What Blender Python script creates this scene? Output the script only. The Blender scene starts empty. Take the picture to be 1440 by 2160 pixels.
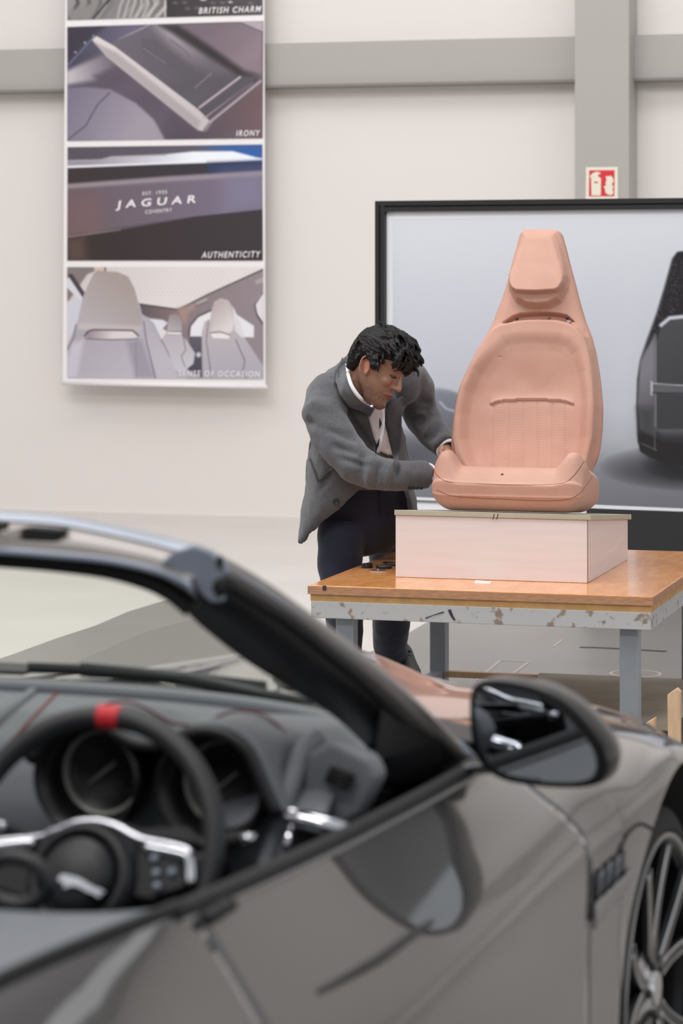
import bpy, bmesh, math, random
import numpy as np
from mathutils import Vector, Matrix, noise
from mathutils.bvhtree import BVHTree
from mathutils.geometry import delaunay_2d_cdt
random.seed(7)
PI = math.pi
SC = bpy.context.scene
COL = SC.collection
# ------------------------------------------------------------------ camera, light, exposure
FPX, HY, CAMZ = 5800.0, 560.0, 1.70        # focal length in pixels, horizon row, lens height
cam_d = bpy.data.cameras.new('camera'); cam = bpy.data.objects.new('camera', cam_d); COL.objects.link(cam)
SC.camera = cam
cam.location = (0, 0, CAMZ); cam.rotation_euler = (PI/2, 0, 0)
cam_d.sensor_fit = 'AUTO'; cam_d.sensor_width = 36.0; cam_d.lens = 36.0*FPX/2160
cam_d.shift_y = -(1080-HY)/2160
cam_d.clip_start = 0.1; cam_d.clip_end = 200
cam_d.dof.use_dof = True; cam_d.dof.focus_distance = 9.85; cam_d.dof.aperture_fstop = 4.6
SC.view_settings.view_transform = 'Standard'; SC.view_settings.look = 'None'
SC.view_settings.exposure = 0.12; SC.view_settings.gamma = 1.0; SC.view_settings.use_curve_mapping = False
world = bpy.data.worlds.new('hall_light'); SC.world = world; world.use_nodes = True
bgn = world.node_tree.nodes['Background']; bgn.inputs[0].default_value = (.965, .98, 1.0, 1); bgn.inputs[1].default_value = 1.02
def area(name, loc, target, sx, sy, power, col=(1, .98, .96)):
    l = bpy.data.lights.new(name, 'AREA'); l.shape = 'RECTANGLE'; l.size = sx; l.size_y = sy; l.energy = power; l.color = col
    o = bpy.data.objects.new(name, l); COL.objects.link(o); o.location = loc
    o.rotation_euler = (Vector(target)-Vector(loc)).to_track_quat('-Z', 'Y').to_euler(); return o
area('ceiling_lamp_field', (-1.5, 8.2, 7.2), (0.4, 10.4, .4), 8, 1.4, 400)
area('ceiling_lamp_bay', (-1, 14.0, 7.2), (-1, 18.5, 1.5), 13, 1.0, 200)
area('ceiling_lamp_front', (-3.0, 1.5, 7.2), (0.3, 8, 0.8), 6, 1.0, 270)
# ------------------------------------------------------------------ helpers
def s2l(c):
    c = c/255.0
    return c/12.92 if c <= .04045 else ((c+.055)/1.055)**2.4
def rgb(r, g, b): return (s2l(r), s2l(g), s2l(b), 1.0)
MATS = {}
def mat(name, col, rough=.5, metal=0., coat=0., bump=0., bscale=200., var=0., vscale=5., spec=.5, sheen=0., stretch=None, col2=None, vthr=None, coat_rough=.03):
    m = bpy.data.materials.new(name); m.use_nodes = True; nt = m.node_tree; b = nt.nodes['Principled BSDF']
    if len(col) == 3: col = rgb(*col)
    b.inputs['Base Color'].default_value = col; b.inputs['Roughness'].default_value = rough
    b.inputs['Metallic'].default_value = metal; b.inputs['Coat Weight'].default_value = coat; b.inputs['Coat Roughness'].default_value = coat_rough
    b.inputs['Specular IOR Level'].default_value = spec; b.inputs['Sheen Weight'].default_value = sheen
    tc = nt.nodes.new('ShaderNodeTexCoord'); mp = nt.nodes.new('ShaderNodeMapping'); nt.links.new(tc.outputs['Object'], mp.inputs[0])
    if stretch: mp.inputs['Scale'].default_value = stretch
    if var or col2:
        n = nt.nodes.new('ShaderNodeTexNoise'); n.inputs['Scale'].default_value = vscale; n.inputs['Detail'].default_value = 6
        nt.links.new(mp.outputs[0], n.inputs['Vector'])
        r = nt.nodes.new('ShaderNodeValToRGB')
        c2 = rgb(*col2) if col2 else tuple(max(0, c*(1-var)) for c in col[:3])+(1,)
        lo, hi = vthr or (.35, .65)
        r.color_ramp.elements[0].position = lo; r.color_ramp.elements[1].position = hi
        r.color_ramp.elements[0].color = c2; r.color_ramp.elements[1].color = col
        nt.links.new(n.outputs['Fac'], r.inputs[0]); nt.links.new(r.outputs[0], b.inputs['Base Color'])
    if bump:
        n2 = nt.nodes.new('ShaderNodeTexNoise'); n2.inputs['Scale'].default_value = bscale; n2.inputs['Detail'].default_value = 4
        nt.links.new(mp.outputs[0], n2.inputs['Vector'])
        bp = nt.nodes.new('ShaderNodeBump'); bp.inputs['Strength'].default_value = bump; bp.inputs['Distance'].default_value = .01
        nt.links.new(n2.outputs['Fac'], bp.inputs['Height']); nt.links.new(bp.outputs[0], b.inputs['Normal'])
    MATS[name] = m; return m
def mat_attr(name, rough=.5, coat=0., metal=0., bump=0., bscale=100):
    m = mat(name, (.5, .5, .5, 1), rough, metal, coat, bump=bump, bscale=bscale); nt = m.node_tree
    a = nt.nodes.new('ShaderNodeAttribute'); a.attribute_name = 'Col'
    nt.links.new(a.outputs['Color'], nt.nodes['Principled BSDF'].inputs['Base Color']); return m
def mat_glass(name, tint, refl=.07):
    m = bpy.data.materials.new(name); m.use_nodes = True; nt = m.node_tree; nt.nodes.remove(nt.nodes['Principled BSDF'])
    t = nt.nodes.new('ShaderNodeBsdfTransparent'); t.inputs[0].default_value = tint
    g = nt.nodes.new('ShaderNodeBsdfGlossy'); g.inputs['Roughness'].default_value = .01
    mx = nt.nodes.new('ShaderNodeMixShader'); mx.inputs[0].default_value = refl; nt.links.new(t.outputs[0], mx.inputs[1]); nt.links.new(g.outputs[0], mx.inputs[2])
    nt.links.new(mx.outputs[0], nt.nodes['Material Output'].inputs[0]); return m

V = Vector
def P(px, py, Y): return V(((px-720)*Y/FPX, Y, CAMZ-(py-HY)*Y/FPX))
def PZ(px, py, z): Y = (CAMZ-z)*FPX/(py-HY); return P(px, py, Y)        # a point at a known height
def ray_plane(px, py, p, n):
    d = V(((px-720)/FPX, 1, -(py-HY)/FPX)); o = V((0, 0, CAMZ)); return o + d*((p-o).dot(n)/d.dot(n))
class M:
    def __init__(s): s.v = []; s.f = []
    def add(s, vs, fs):
        k = len(s.v); s.v += [V(v) for v in vs]; s.f += [tuple(i+k for i in f) for f in fs]; return s
    def join(s, o): return s.add(o.v, o.f)
    def loft(s, rings, closed=True, caps=True):
        n = len(rings[0]); vs = [p for r in rings for p in r]; fs = []
        for i in range(len(rings)-1):
            for j in range(n if closed else n-1):
                k = (j+1) % n; fs.append((i*n+j, i*n+k, (i+1)*n+k, (i+1)*n+j))
        if caps and closed: fs.append(tuple(range(n-1, -1, -1))); fs.append(tuple((len(rings)-1)*n+j for j in range(n)))
        return s.add(vs, fs)
    def tube(s, pts, rad, n=12, up=None, caps=True, rad2=None, dome=False, closed=False):
        pts = [V(p) for p in pts]; N = len(pts)
        rad = [rad]*N if not hasattr(rad, '__len__') else list(rad); rad2 = rad if rad2 is None else ([rad2]*N if not hasattr(rad2, '__len__') else list(rad2))
        if dome:
            d0 = (pts[0]-pts[1]).normalized(); d1 = (pts[-1]-pts[-2]).normalized(); a, b = [], []
            for t in (1., .9, .6, .3):
                c = math.sqrt(max(1-t*t, .0004)); a.append((pts[0]+d0*min(rad[0], rad2[0])*t, rad[0]*c, rad2[0]*c)); b.append((pts[-1]+d1*min(rad[-1], rad2[-1])*t, rad[-1]*c, rad2[-1]*c))
            pts = [x[0] for x in a]+pts+[x[0] for x in b[::-1]]; rad = [x[1] for x in a]+rad+[x[1] for x in b[::-1]]; rad2 = [x[2] for x in a]+rad2+[x[2] for x in b[::-1]]; N = len(pts)
        rings = []; pu = V(up) if up is not None else None
        for i, p in enumerate(pts):
            if closed: t = pts[(i+1) % N]-pts[i-1]
            else: t = pts[min(i+1, N-1)]-pts[max(i-1, 0)]
            t.normalize()
            if pu is None: pu = V((0, 0, 1)) if abs(t.z) < .9 else V((1, 0, 0))
            u = (pu-t*pu.dot(t)).normalized(); w = t.cross(u)
            if up is None: pu = u
            rings.append([p+u*math.cos(2*PI*k/n)*rad[i]+w*math.sin(2*PI*k/n)*rad2[i] for k in range(n)])
        if closed: rings.append(rings[0]); return s.loft(rings, caps=False)
        return s.loft(rings, caps=caps)
    def box(s, c, sx, sy, sz, ux=(1, 0, 0), uy=(0, 1, 0), uz=(0, 0, 1)):
        c, ux, uy, uz = V(c), V(ux)*sx/2, V(uy)*sy/2, V(uz)*sz/2
        vs = [c+ux*a+uy*b+uz*d for d in (-1, 1) for a, b in ((-1, -1), (1, -1), (1, 1), (-1, 1))]
        return s.add(vs, [(3, 2, 1, 0), (4, 5, 6, 7), (0, 1, 5, 4), (1, 2, 6, 5), (2, 3, 7, 6), (3, 0, 4, 7)])
    def hexa(s, b4, t4): return s.add(list(b4)+list(t4), [(3, 2, 1, 0), (4, 5, 6, 7), (0, 1, 5, 4), (1, 2, 6, 5), (2, 3, 7, 6), (3, 0, 4, 7)])
    def prism(s, pts, off):
        n = len(pts); off = V(off); return s.add([V(p) for p in pts]+[V(p)+off for p in pts], [tuple(range(n-1, -1, -1)), tuple(range(n, 2*n))]+[(i, (i+1) % n, n+(i+1) % n, n+i) for i in range(n)])
    def lathe(s, prof, c, ax, n=48, ref=None):
        c = V(c); ax = V(ax).normalized(); u = ax.orthogonal().normalized() if ref is None else V(ref); u = (u-ax*u.dot(ax)).normalized(); w = ax.cross(u)
        rings = [[c+ax*h+(u*math.cos(2*PI*k/n)+w*math.sin(2*PI*k/n))*max(r, 1e-4) for k in range(n)] for r, h in prof]
        return s.loft(rings, caps=False)
    def ell(s, c, rx, ry, rz, ux=(1, 0, 0), uy=(0, 1, 0), uz=(0, 0, 1), n=20, m=12):
        c, ux, uy, uz = V(c), V(ux), V(uy), V(uz); rings = []
        for i in range(m+1):
            a = -PI/2+PI*i/m; cc = max(math.cos(a), .003)
            rings.append([c+ux*rx*cc*math.cos(2*PI*k/n)+uy*ry*cc*math.sin(2*PI*k/n)+uz*rz*math.sin(a) for k in range(n)])
        return s.loft(rings)
    def grid(s, fn, nu, nv):
        vs = [fn(i/nu, j/nv) for j in range(nv+1) for i in range(nu+1)]
        return s.add(vs, [(j*(nu+1)+i, j*(nu+1)+i+1, (j+1)*(nu+1)+i+1, (j+1)*(nu+1)+i) for j in range(nv) for i in range(nu)])
MW = {}
def obj(name, m, material, parent=None, smooth=True, sub=0, bevel=0, solid=0, solid_off=0, angle=None, colors=None, normals=True):
    me = bpy.data.meshes.new(name); me.from_pydata([tuple(v) for v in m.v], [], m.f)
    if parent is not None: me.transform(MW[parent.name].inverted())
    if normals:
        bm = bmesh.new(); bm.from_mesh(me); bmesh.ops.recalc_face_normals(bm, faces=bm.faces); bm.to_mesh(me); bm.free()
    me.materials.append(MATS[material] if isinstance(material, str) else material)
    if colors is not None:
        a = me.color_attributes.new('Col', 'FLOAT_COLOR', 'POINT'); a.data.foreach_set('color', np.asarray(colors, dtype=np.float32).ravel())
    if smooth:
        me.polygons.foreach_set('use_smooth', [True]*len(me.polygons))
        if angle: me.set_sharp_from_angle(angle=math.radians(angle))
    o = bpy.data.objects.new(name, me); COL.objects.link(o)
    if parent is not None: o.parent = parent; MW[o.name] = MW[parent.name]
    else: MW[o.name] = Matrix.Identity(4)
    if solid: md = o.modifiers.new('thickness', 'SOLIDIFY'); md.thickness = solid; md.offset = solid_off
    if bevel: md = o.modifiers.new('bevel', 'BEVEL'); md.width = bevel; md.segments = 3; md.limit_method = 'ANGLE'; md.angle_limit = math.radians(35)
    if sub: md = o.modifiers.new('sub', 'SUBSURF'); md.levels = sub; md.render_levels = sub
    return o
def tag(o, label=None, cat=None, group=None, kind=None):
    if label: o['label'] = label
    if cat: o['category'] = cat
    if group: o['group'] = group
    if kind: o['kind'] = kind
    return o
def thing(name, label, cat, loc=(0, 0, 0), rz=0, group=None):
    o = bpy.data.objects.new(name, None); COL.objects.link(o); o.location = loc; o.rotation_euler = (0, 0, rz); o.empty_display_size = .1
    MW[o.name] = Matrix.Translation(V(loc)) @ Matrix.Rotation(rz, 4, 'Z'); return tag(o, label, cat, group)
def struct(name, m, material, **k): return tag(obj(name, m, material, **k), kind='structure')
def evaluated(m, mods):                                   # M -> M through live modifiers
    me = bpy.data.meshes.new('tmp'); me.from_pydata([tuple(v) for v in m.v], [], m.f)
    bm = bmesh.new(); bm.from_mesh(me); bmesh.ops.recalc_face_normals(bm, faces=bm.faces); bm.to_mesh(me); bm.free()
    o = bpy.data.objects.new('tmp', me); COL.objects.link(o)
    for kind, kw in mods:
        md = o.modifiers.new(kind, kind)
        for k, v in kw.items(): setattr(md, k, v)
    dg = bpy.context.evaluated_depsgraph_get(); dg.update(); r = bpy.data.meshes.new_from_object(o.evaluated_get(dg))
    out = M(); out.v = [v.co.copy() for v in r.vertices]; out.f = [tuple(p.vertices) for p in r.polygons]
    nrm = [v.normal.copy() for v in r.vertices]
    bpy.data.objects.remove(o); bpy.data.meshes.remove(me); bpy.data.meshes.remove(r); return out, nrm
def organic(m, voxel=.006, smooth=6, fac=.5):
    return evaluated(m, [('REMESH', dict(mode='VOXEL', voxel_size=voxel)), ('SMOOTH', dict(factor=fac, iterations=smooth))])
def text_mesh(body, size, origin, ux, uz, shear=0., align='LEFT', space=1., sx=1., depth=.002, off=0.):
    c = bpy.data.curves.new('t', 'FONT'); c.body = body; c.size = size; c.shear = shear; c.align_x = align; c.space_character = space; c.offset = off; c.resolution_u = 3
    o = bpy.data.objects.new('t', c); COL.objects.link(o); dg = bpy.context.evaluated_depsgraph_get(); dg.update(); r = bpy.data.meshes.new_from_object(o.evaluated_get(dg))
    m = M(); origin, ux, uz = V(origin), V(ux).normalized(), V(uz).normalized(); n = ux.cross(uz)
    m.add([origin+ux*v.co.x*sx+uz*v.co.y+n*depth for v in r.vertices], [tuple(p.vertices) for p in r.polygons])
    bpy.data.objects.remove(o); bpy.data.curves.remove(c); bpy.data.meshes.remove(r); return m
def spline(pts, n):
    pts = [np.array(p, float) for p in pts]; pp = [2*pts[0]-pts[1]]+pts+[2*pts[-1]-pts[-2]]; out = []; K = len(pts)-1
    for i in range(n):
        t = i/(n-1)*K; k = min(int(t), K-1); t -= k; a, b, c, d = pp[k:k+4]
        out.append(.5*((2*b)+(-a+c)*t+(2*a-5*b+4*c-d)*t*t+(-a+3*b-3*c+d)*t**3))
    return out
def vspline(pts, n): return [V(p) for p in spline(pts, n)]
def sdist(X, Y, poly):                                      # signed distance (inside > 0)
    poly = np.array(poly, float); d = np.full(X.shape, 1e9); ins = np.zeros(X.shape, bool); n = len(poly)
    for i in range(n):
        ax, ay = poly[i]; bx, by = poly[(i+1) % n]; ex, ey = bx-ax, by-ay; L = ex*ex+ey*ey+1e-9
        t = np.clip(((X-ax)*ex+(Y-ay)*ey)/L, 0, 1); d = np.minimum(d, np.hypot(X-ax-t*ex, Y-ay-t*ey))
        c = ((ay > Y) != (by > Y)) & (X < (bx-ax)*(Y-ay)/((by-ay) if by != ay else 1e-9)+ax); ins ^= c
    return np.where(ins, d, -d)
def smooth01(x): x = np.clip(x, 0, 1); return x*x*(3-2*x)
class Canvas:                                                # the picture printed on a poster, as vertex colours of a fine grid
    def __init__(s, X, Y, c): s.X, s.Y = X, Y; s.C = np.tile(np.array(c, float), X.shape+(1,))
    def grad(s, c0, c1, p0, p1):
        d = np.array(p1, float)-p0; t = np.clip(((s.X-p0[0])*d[0]+(s.Y-p0[1])*d[1])/(d@d), 0, 1)[..., None]; return np.array(c0)*(1-t)+np.array(c1)*t
    def fill(s, c0, c1, p0, p1): s.C = s.grad(c0, c1, p0, p1)
    def poly(s, pts, c0, c1=None, p0=None, p1=None, f=4., a=1.):
        m = smooth01(sdist(s.X, s.Y, pts)/f*.5+.5)[..., None]*a; c = np.array(c0, float) if c1 is None else s.grad(c0, c1, p0, p1); s.C = s.C*(1-m)+c*m
    def blob(s, cx, cy, rx, ry, c, a=1., p=2.):
        m = (np.clip(1-((s.X-cx)/rx)**2-((s.Y-cy)/ry)**2, 0, 1)**(p/2))[..., None]*a; s.C = s.C*(1-m)+np.array(c, float)*m
    def line(s, pts, w, c, f=2., a=1.):
        d = np.full(s.X.shape, 1e9)
        for (ax, ay), (bx, by) in zip(pts, pts[1:]):
            ex, ey = bx-ax, by-ay; t = np.clip(((s.X-ax)*ex+(s.Y-ay)*ey)/(ex*ex+ey*ey+1e-9), 0, 1); d = np.minimum(d, np.hypot(s.X-ax-t*ex, s.Y-ay-t*ey))
        m = smooth01((w/2-d)/f*.5+.5)[..., None]*a; s.C = s.C*(1-m)+np.array(c, float)*m
    def noise(s, amp, fx, fy, seed=0):
        r = np.random.RandomState(seed); q = sum(np.sin(s.X*fx*r.uniform(.5, 2)+s.Y*fy*r.uniform(.5, 2)+r.uniform(0, 6)) for _ in range(6))/3; s.C = np.clip(s.C+amp*q[..., None], 0, 255)
    def lin(s):
        c = np.clip(s.C, 0, 255)/255; c = np.where(c <= .04045, c/12.92, ((c+.055)/1.055)**2.4); return np.concatenate([c, np.ones(c.shape[:-1]+(1,))], -1).reshape(-1, 4)
def picture(name, quad_px, to3d, nu, nv, painter, material, parent, fr=None, off=0.):
    """flat print: quad_px = TL,TR,BR,BL in drawing coords"""
    TL, TR, BR, BL = [np.array(q, float) for q in quad_px]
    u, v = np.meshgrid(np.linspace(0, 1, nu+1), np.linspace(0, 1, nv+1))
    XY = (TL*((1-u)*(1-v))[..., None]+TR*(u*(1-v))[..., None]+BR*(u*v)[..., None]+BL*((1-u)*v)[..., None])
    cv = painter(XY[..., 0], XY[..., 1]); m = M()
    vs = [to3d(x, y) for x, y in XY.reshape(-1, 2)]
    m.add(vs, [(j*(nu+1)+i, (j+1)*(nu+1)+i, (j+1)*(nu+1)+i+1, j*(nu+1)+i+1) for j in range(nv) for i in range(nu)])
    return obj(name, m, material, parent, colors=cv.lin(), smooth=False, normals=False)
def patch(poly, bvh, off, step=5., back=None):               # cloth panel lying on a surface, outlined by its edge
    poly = [V((p[0], p[1])) for p in poly]; P2 = np.array([[p.x, p.y] for p in poly]); edge = []
    for a, b in zip(poly, poly[1:]+poly[:1]):
        n = max(1, int((b-a).length/step)); edge += [a+(b-a)*i/n for i in range(n)]
    x0, y0 = P2.min(0); x1, y1 = P2.max(0); ins = []
    gx, gy = np.meshgrid(np.arange(x0, x1, step), np.arange(y0, y1, step)); sd = sdist(gx, gy, P2)
    for x, y, d in zip(gx.ravel(), gy.ravel(), sd.ravel()):
        if d > step*.6: ins.append(V((x, y)))
    vv = edge+ins; res = delaunay_2d_cdt(vv, [], [tuple(range(len(edge)))], 1, 1e-4); m = M(); vs = []; last = None
    cen = V((0, 0, CAMZ)); hits = []
    for q in res[0]:
        d = V(((q.x-720)/FPX, 1, -(q.y-HY)/FPX)); h = bvh.ray_cast(cen, d.normalized()); hits.append((q, d, h[0]))
    ok = [h for h in hits if h[2] is not None]
    for q, d, h in hits:
        if h is None: h0 = min(ok, key=lambda k: (k[0]-q).length)[2]; Y = h0.y
        else: Y = h.y
        vs.append([q, d, Y])
    # relax depth so that a panel bridges hollows
    nb = [[] for _ in vs]
    for f in res[2]:
        for i in range(len(f)): nb[f[i]].append(f[i-1]); nb[f[i-1]].append(f[i])
    for _ in range(3):
        ys = [min(vs[i][2], sum(vs[j][2] for j in nb[i])/len(nb[i])) if nb[i] else vs[i][2] for i in range(len(vs))]
        for i in range(len(vs)): vs[i][2] = ys[i]
    m.add([cen+d*(Y-off) for q, d, Y in vs], [tuple(f) for f in res[2]]); return m
def bvh_of(m): return BVHTree.FromPolygons([tuple(v) for v in m.v], m.f)
# ------------------------------------------------------------------ materials
mat('wall_paint', (226, 221, 217), .8, bump=.03, bscale=40)
mat('steel_grey_paint', (172, 168, 164), .55)
mat('steel_grey_dark', (128, 124, 120), .55)
mat('white_floor', (216, 210, 205), .55, var=.05, vscale=1.5)
mat('grey_vinyl', (142, 138, 134), .32, var=.07, vscale=2.2, bump=.02, bscale=60)
mat('vinyl_edge', (132, 128, 124), .4)
mat('banner_white', (238, 234, 236), .6)
mat_attr('print', .45); mat_attr('print_satin', .35)
mat('black_frame', (34, 35, 38), .4)
mat('black_fabric', (38, 40, 42), .7)
mat('white_board', (232, 234, 240), .5)
mat('sign_red', (214, 38, 52), .5); mat('sign_pale', (228, 226, 208), .5)
mat('clay', (203, 159, 142), .62, bump=.10, bscale=260, col2=(188, 143, 126), vscale=3.5, vthr=(.28, .62), spec=.35)
mat('clay_dark', (120, 84, 66), .8)
mat('foam_pink', (226, 217, 218), .75, var=.05, vscale=3, stretch=(1, 1, 12))
mat('board_olive', (184, 180, 162), .7, var=.08, vscale=9)
mat('ply_top', (236, 172, 110), .2, col2=(220, 144, 80), vscale=9, vthr=(.3, .7), stretch=(3, 1, 1), coat=.4, coat_rough=.12)
mat('ply_edge', (194, 144, 108), .7, var=.3, vscale=30, stretch=(1, 1, 8))
mat('ply_edge_pale', (206, 160, 104), .7, var=.18, vscale=20)
mat('painted_apron', (186, 186, 186), .55, metal=0, col2=(142, 124, 112), vscale=22, vthr=(.36, .43))
mat('steel_leg', (158, 164, 172), .38, metal=.35, var=.12, vscale=8)
mat('pine', (226, 192, 154), .65, var=.15, vscale=12, stretch=(6, 6, 1))
mat('plywood_sheet', (172, 162, 146), .7, var=.2, vscale=6)
mat('black_plastic', (26, 26, 28), .4); mat('silver', (205, 206, 208), .25, metal=.9)
mat('tape_white', (220, 214, 208), .6); mat('tape_faint', (172, 166, 156), .5); mat('tape_black', (48, 48, 50), .5)
mat('marker', (52, 50, 56), .6)
mat('skin', (150, 98, 76), .5)
mat('wool', (96, 97, 102), .95, bump=.35, bscale=420, var=.28, vscale=160, sheen=.3)
mat('wool_dark', (74, 73, 75), .95, bump=.35, bscale=420, var=.25, vscale=160, sheen=.2)
mat('shirt', (222, 212, 212), .8, bump=.1, bscale=60); mat('shirt_white', (240, 240, 244), .8)
mat('navy', (33, 36, 56), .85, bump=.15, bscale=300, sheen=.2)
mat('hair', (17, 14, 15), .55, spec=.3, bump=.2, bscale=90, var=.3, vscale=40); mat('shoe', (40, 44, 40), .4)
mat('lip_line', (70, 36, 34), .6); mat('eye_white', (210, 200, 195), .3)
# car
mat('paint', (80, 79, 80), .26, metal=.75, coat=1.0, coat_rough=.02).node_tree.nodes['Principled BSDF'].inputs['Coat IOR'].default_value = 1.85
mat('satin_black', (30, 31, 34), .45); mat('pillar_paint', (138, 134, 132), .35, metal=.4, coat=.5); mat('gloss_black', (14, 15, 18), .3, coat=.35, spec=.3)
mat('trim_grey', (128, 136, 150), .35, metal=.2); mat('leather', (112, 114, 120), .55, bump=.1, bscale=220)
mat('leather_black', (32, 33, 36), .5, bump=.1, bscale=220); mat('liner_black', (12, 12, 13), .7)
mat('chrome', (215, 216, 222), .12, metal=1.0); mat('stitch_red', (118, 42, 44), .7); mat('band_red', (196, 34, 46), .55)
mat('tonneau', (108, 112, 120), .5, bump=.05, bscale=150); mat('rubber', (24, 24, 25), .75)
mat('mirror_glass', (190, 195, 200), .015, metal=1.0); mat('brake', (110, 108, 106), .35, metal=.8)
mat('rim_dark', (46, 47, 50), .3, metal=.5); mat('rim_face', (150, 150, 152), .3, metal=.6); mat('ring_grey', (150, 150, 146), .35, metal=.4); mat('dial', (12, 12, 13), .4)
mat('header_pale', (176, 169, 166), .35)
MATS['screen_glass'] = mat_glass('windscreen_glass', (.90, .94, .90, 1))
# ------------------------------------------------------------------ the hall: yawed 16 degrees to the lens
TH = math.radians(16.0); UW = V((math.cos(TH), -math.sin(TH), 0)); VW = V((math.sin(TH), math.cos(TH), 0)); UP = V((0, 0, 1))
W0 = PZ(400, 1085.5, 0.0)                                     # a point at the foot of the back wall
def WP(px, py, off=0.): return ray_plane(px, py, W0-VW*off, VW)
def WA(a, b, z): return W0+UW*a+VW*b+UP*z                       # wall coordinates: along, behind, up
WALLH = 7.5
struct('wall_back', M().hexa([WA(-14, 0, -.05), WA(22, 0, -.05), WA(22, .3, -.05), WA(-14, .3, -.05)], [WA(-14, 0, WALLH), WA(22, 0, WALLH), WA(22, .3, WALLH), WA(-14, .3, WALLH)]), 'wall_paint', smooth=False)
struct('wall_left', M().hexa([WA(-14.3, -34, -.05), WA(-14, -34, -.05), WA(-14, .3, -.05), WA(-14.3, .3, -.05)], [WA(-14.3, -34, WALLH), WA(-14, -34, WALLH), WA(-14, .3, WALLH), WA(-14.3, .3, WALLH)]), 'wall_paint', smooth=False)
mat('ceiling_grey', (150, 150, 150), .7)
struct('floor', M().hexa([WA(-14, -34, -.2), WA(22, -34, -.2), WA(22, .1, -.2), WA(-14, .1, -.2)], [WA(-14, -34, 0), WA(22, -34, 0), WA(22, .1, 0), WA(-14, .1, 0)]), 'white_floor', smooth=False)
struct('baseboard_back', M().hexa([WA(-14, -.012, 0), WA(22, -.012, 0), WA(22, 0, 0), WA(-14, 0, 0)], [WA(-14, -.012, .012), WA(22, -.012, .012), WA(22, 0, .012), WA(-14, 0, .012)]), 'wall_paint', smooth=False)
struct('wall_rear', M().hexa([WA(-14, -34.3, -.05), WA(22, -34.3, -.05), WA(22, -34, -.05), WA(-14, -34, -.05)], [WA(-14, -34.3, WALLH), WA(22, -34.3, WALLH), WA(22, -34, WALLH), WA(-14, -34, WALLH)]), 'steel_grey_paint', smooth=False)
for k_, b_ in enumerate(range(-34, 0, 5)):
    struct('ceiling' if k_ == 0 else 'ceiling.%03d' % k_, M().hexa([WA(-14, b_+2.4, WALLH), WA(22, b_+2.4, WALLH), WA(22, b_+5, WALLH), WA(-14, b_+5, WALLH)], [WA(-14, b_+2.4, WALLH+.2), WA(22, b_+2.4, WALLH+.2), WA(22, b_+5, WALLH+.2), WA(-14, b_+5, WALLH+.2)]), 'ceiling_grey', smooth=False)
# horizontal beam along the wall, column in front of it
zt = WP(900, 87).z; zb = WP(900, 182).z
def wall_bar(name, a0, a1, z0, z1, p0, p1, m): return struct(name, M().hexa([WA(a0, -p1, z0), WA(a1, -p1, z0), WA(a1, -p0, z0), WA(a0, -p0, z0)], [WA(a0, -p1, z1), WA(a1, -p1, z1), WA(a1, -p0, z1), WA(a0, -p0, z1)]), m, smooth=False)
wall_bar('trim_1', -14, 22, zb+.02, zt, .005, .11, 'steel_grey_paint')
wall_bar('trim_2', -14, 22, zb, zb+.018, .005, .15, 'steel_grey_dark')
cl = (WP(1212, 300, .3)-W0).dot(UW); cr = (WP(1326, 300, .3)-W0).dot(UW)
for k, a in enumerate((cl, cl+6.2, cl-12.5)): wall_bar('trim_%d' % (k+3), a, a+cr-cl, 0, WALLH, .005, .30, 'steel_grey_paint')
# tall door leaves and a long dark opening, to the right and behind, that the car body reflects
# grey vinyl sheets laid over the white floor
def FP(px, py, z=0.): return PZ(px, py, z)
sheet = [(-900, 1750), (-300, 1490), (30, 1379), (120, 1346), (200, 1320), (270, 1290), (355, 1264), (420, 1246), (470, 1262), (560, 1330), (700, 1400), (820, 1362), (858, 1337), (875, 1327), (940, 1290), (1010, 1262)]
sp = [FP(*p, .003) for p in sheet]+[FP(1010, 1262, .003)+UW*14]; far = sp[-1]
poly = sp+[far-VW*26, sp[0]-VW*16+UW*(-5)]
tag(obj('vinyl_floor_sheet', M().prism([V((p.x, p.y, .003)) for p in poly], (0, 0, -.003)), 'grey_vinyl', smooth=False), 'large grey vinyl sheet covering the floor under table and car', 'floor covering')
s2 = [(-700, 1560), (-200, 1475), (60, 1440), (225, 1368), (262, 1352), (300, 1336), (345, 1322), (420, 1303), (520, 1290), (760, 1450), (900, 1750), (-800, 1750)]
tag(obj('vinyl_floor_sheet', M().prism([FP(*p, .007) for p in s2], (0, 0, -.0035)), 'vinyl_edge', smooth=False), 'smaller grey vinyl strip with curled edge seen through windscreen', 'floor covering')
# faint marks stuck to the sheet
def floor_line(pts, w, m, z=.0045):
    mm = M()
    for a, b in zip(pts, pts[1:]):
        A, B = FP(*a), FP(*b); d = (B-A).normalized(); n = V((-d.y, d.x, 0))*w/2; mm.prism([V((q.x, q.y, z)) for q in (A-n, B-n, B+n, A+n)], (0, 0, -.001))
    return mm
tag(obj('floor_tape', floor_line([(1005, 1436), (1056, 1394), (1115, 1398), (1066, 1434)], .012, 0), 'tape_faint', smooth=False), 'thin pale tape outline on grey floor under the table', 'tape')
tag(obj('floor_tape', floor_line([(1166, 1366), (1186, 1351)], .012, 0), 'tape_faint', smooth=False), 'short pale tape mark left of the black floor strip', 'tape')
tag(obj('floor_strip', floor_line([(1222, 1367), (1260, 1368), (1300, 1370), (1405, 1376)], .03, 0), 'tape_black', smooth=False), 'black rubber strip on grey floor behind the table legs', 'strip')
c = FP(1340, 1423); r = .098*c.y*95/5800/.098*1.0
ring = M(); rr = 52*c.y/5800; N = 48
for k in range(N):
    a, b = 2*PI*k/N, 2*PI*(k+1)/N; ring.prism([c+V((math.cos(t)*q, math.sin(t)*q, .0045)) for t, q in ((a, rr-.006), (b, rr-.006), (b, rr+.006), (a, rr+.006))], (0, 0, -.001))
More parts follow.
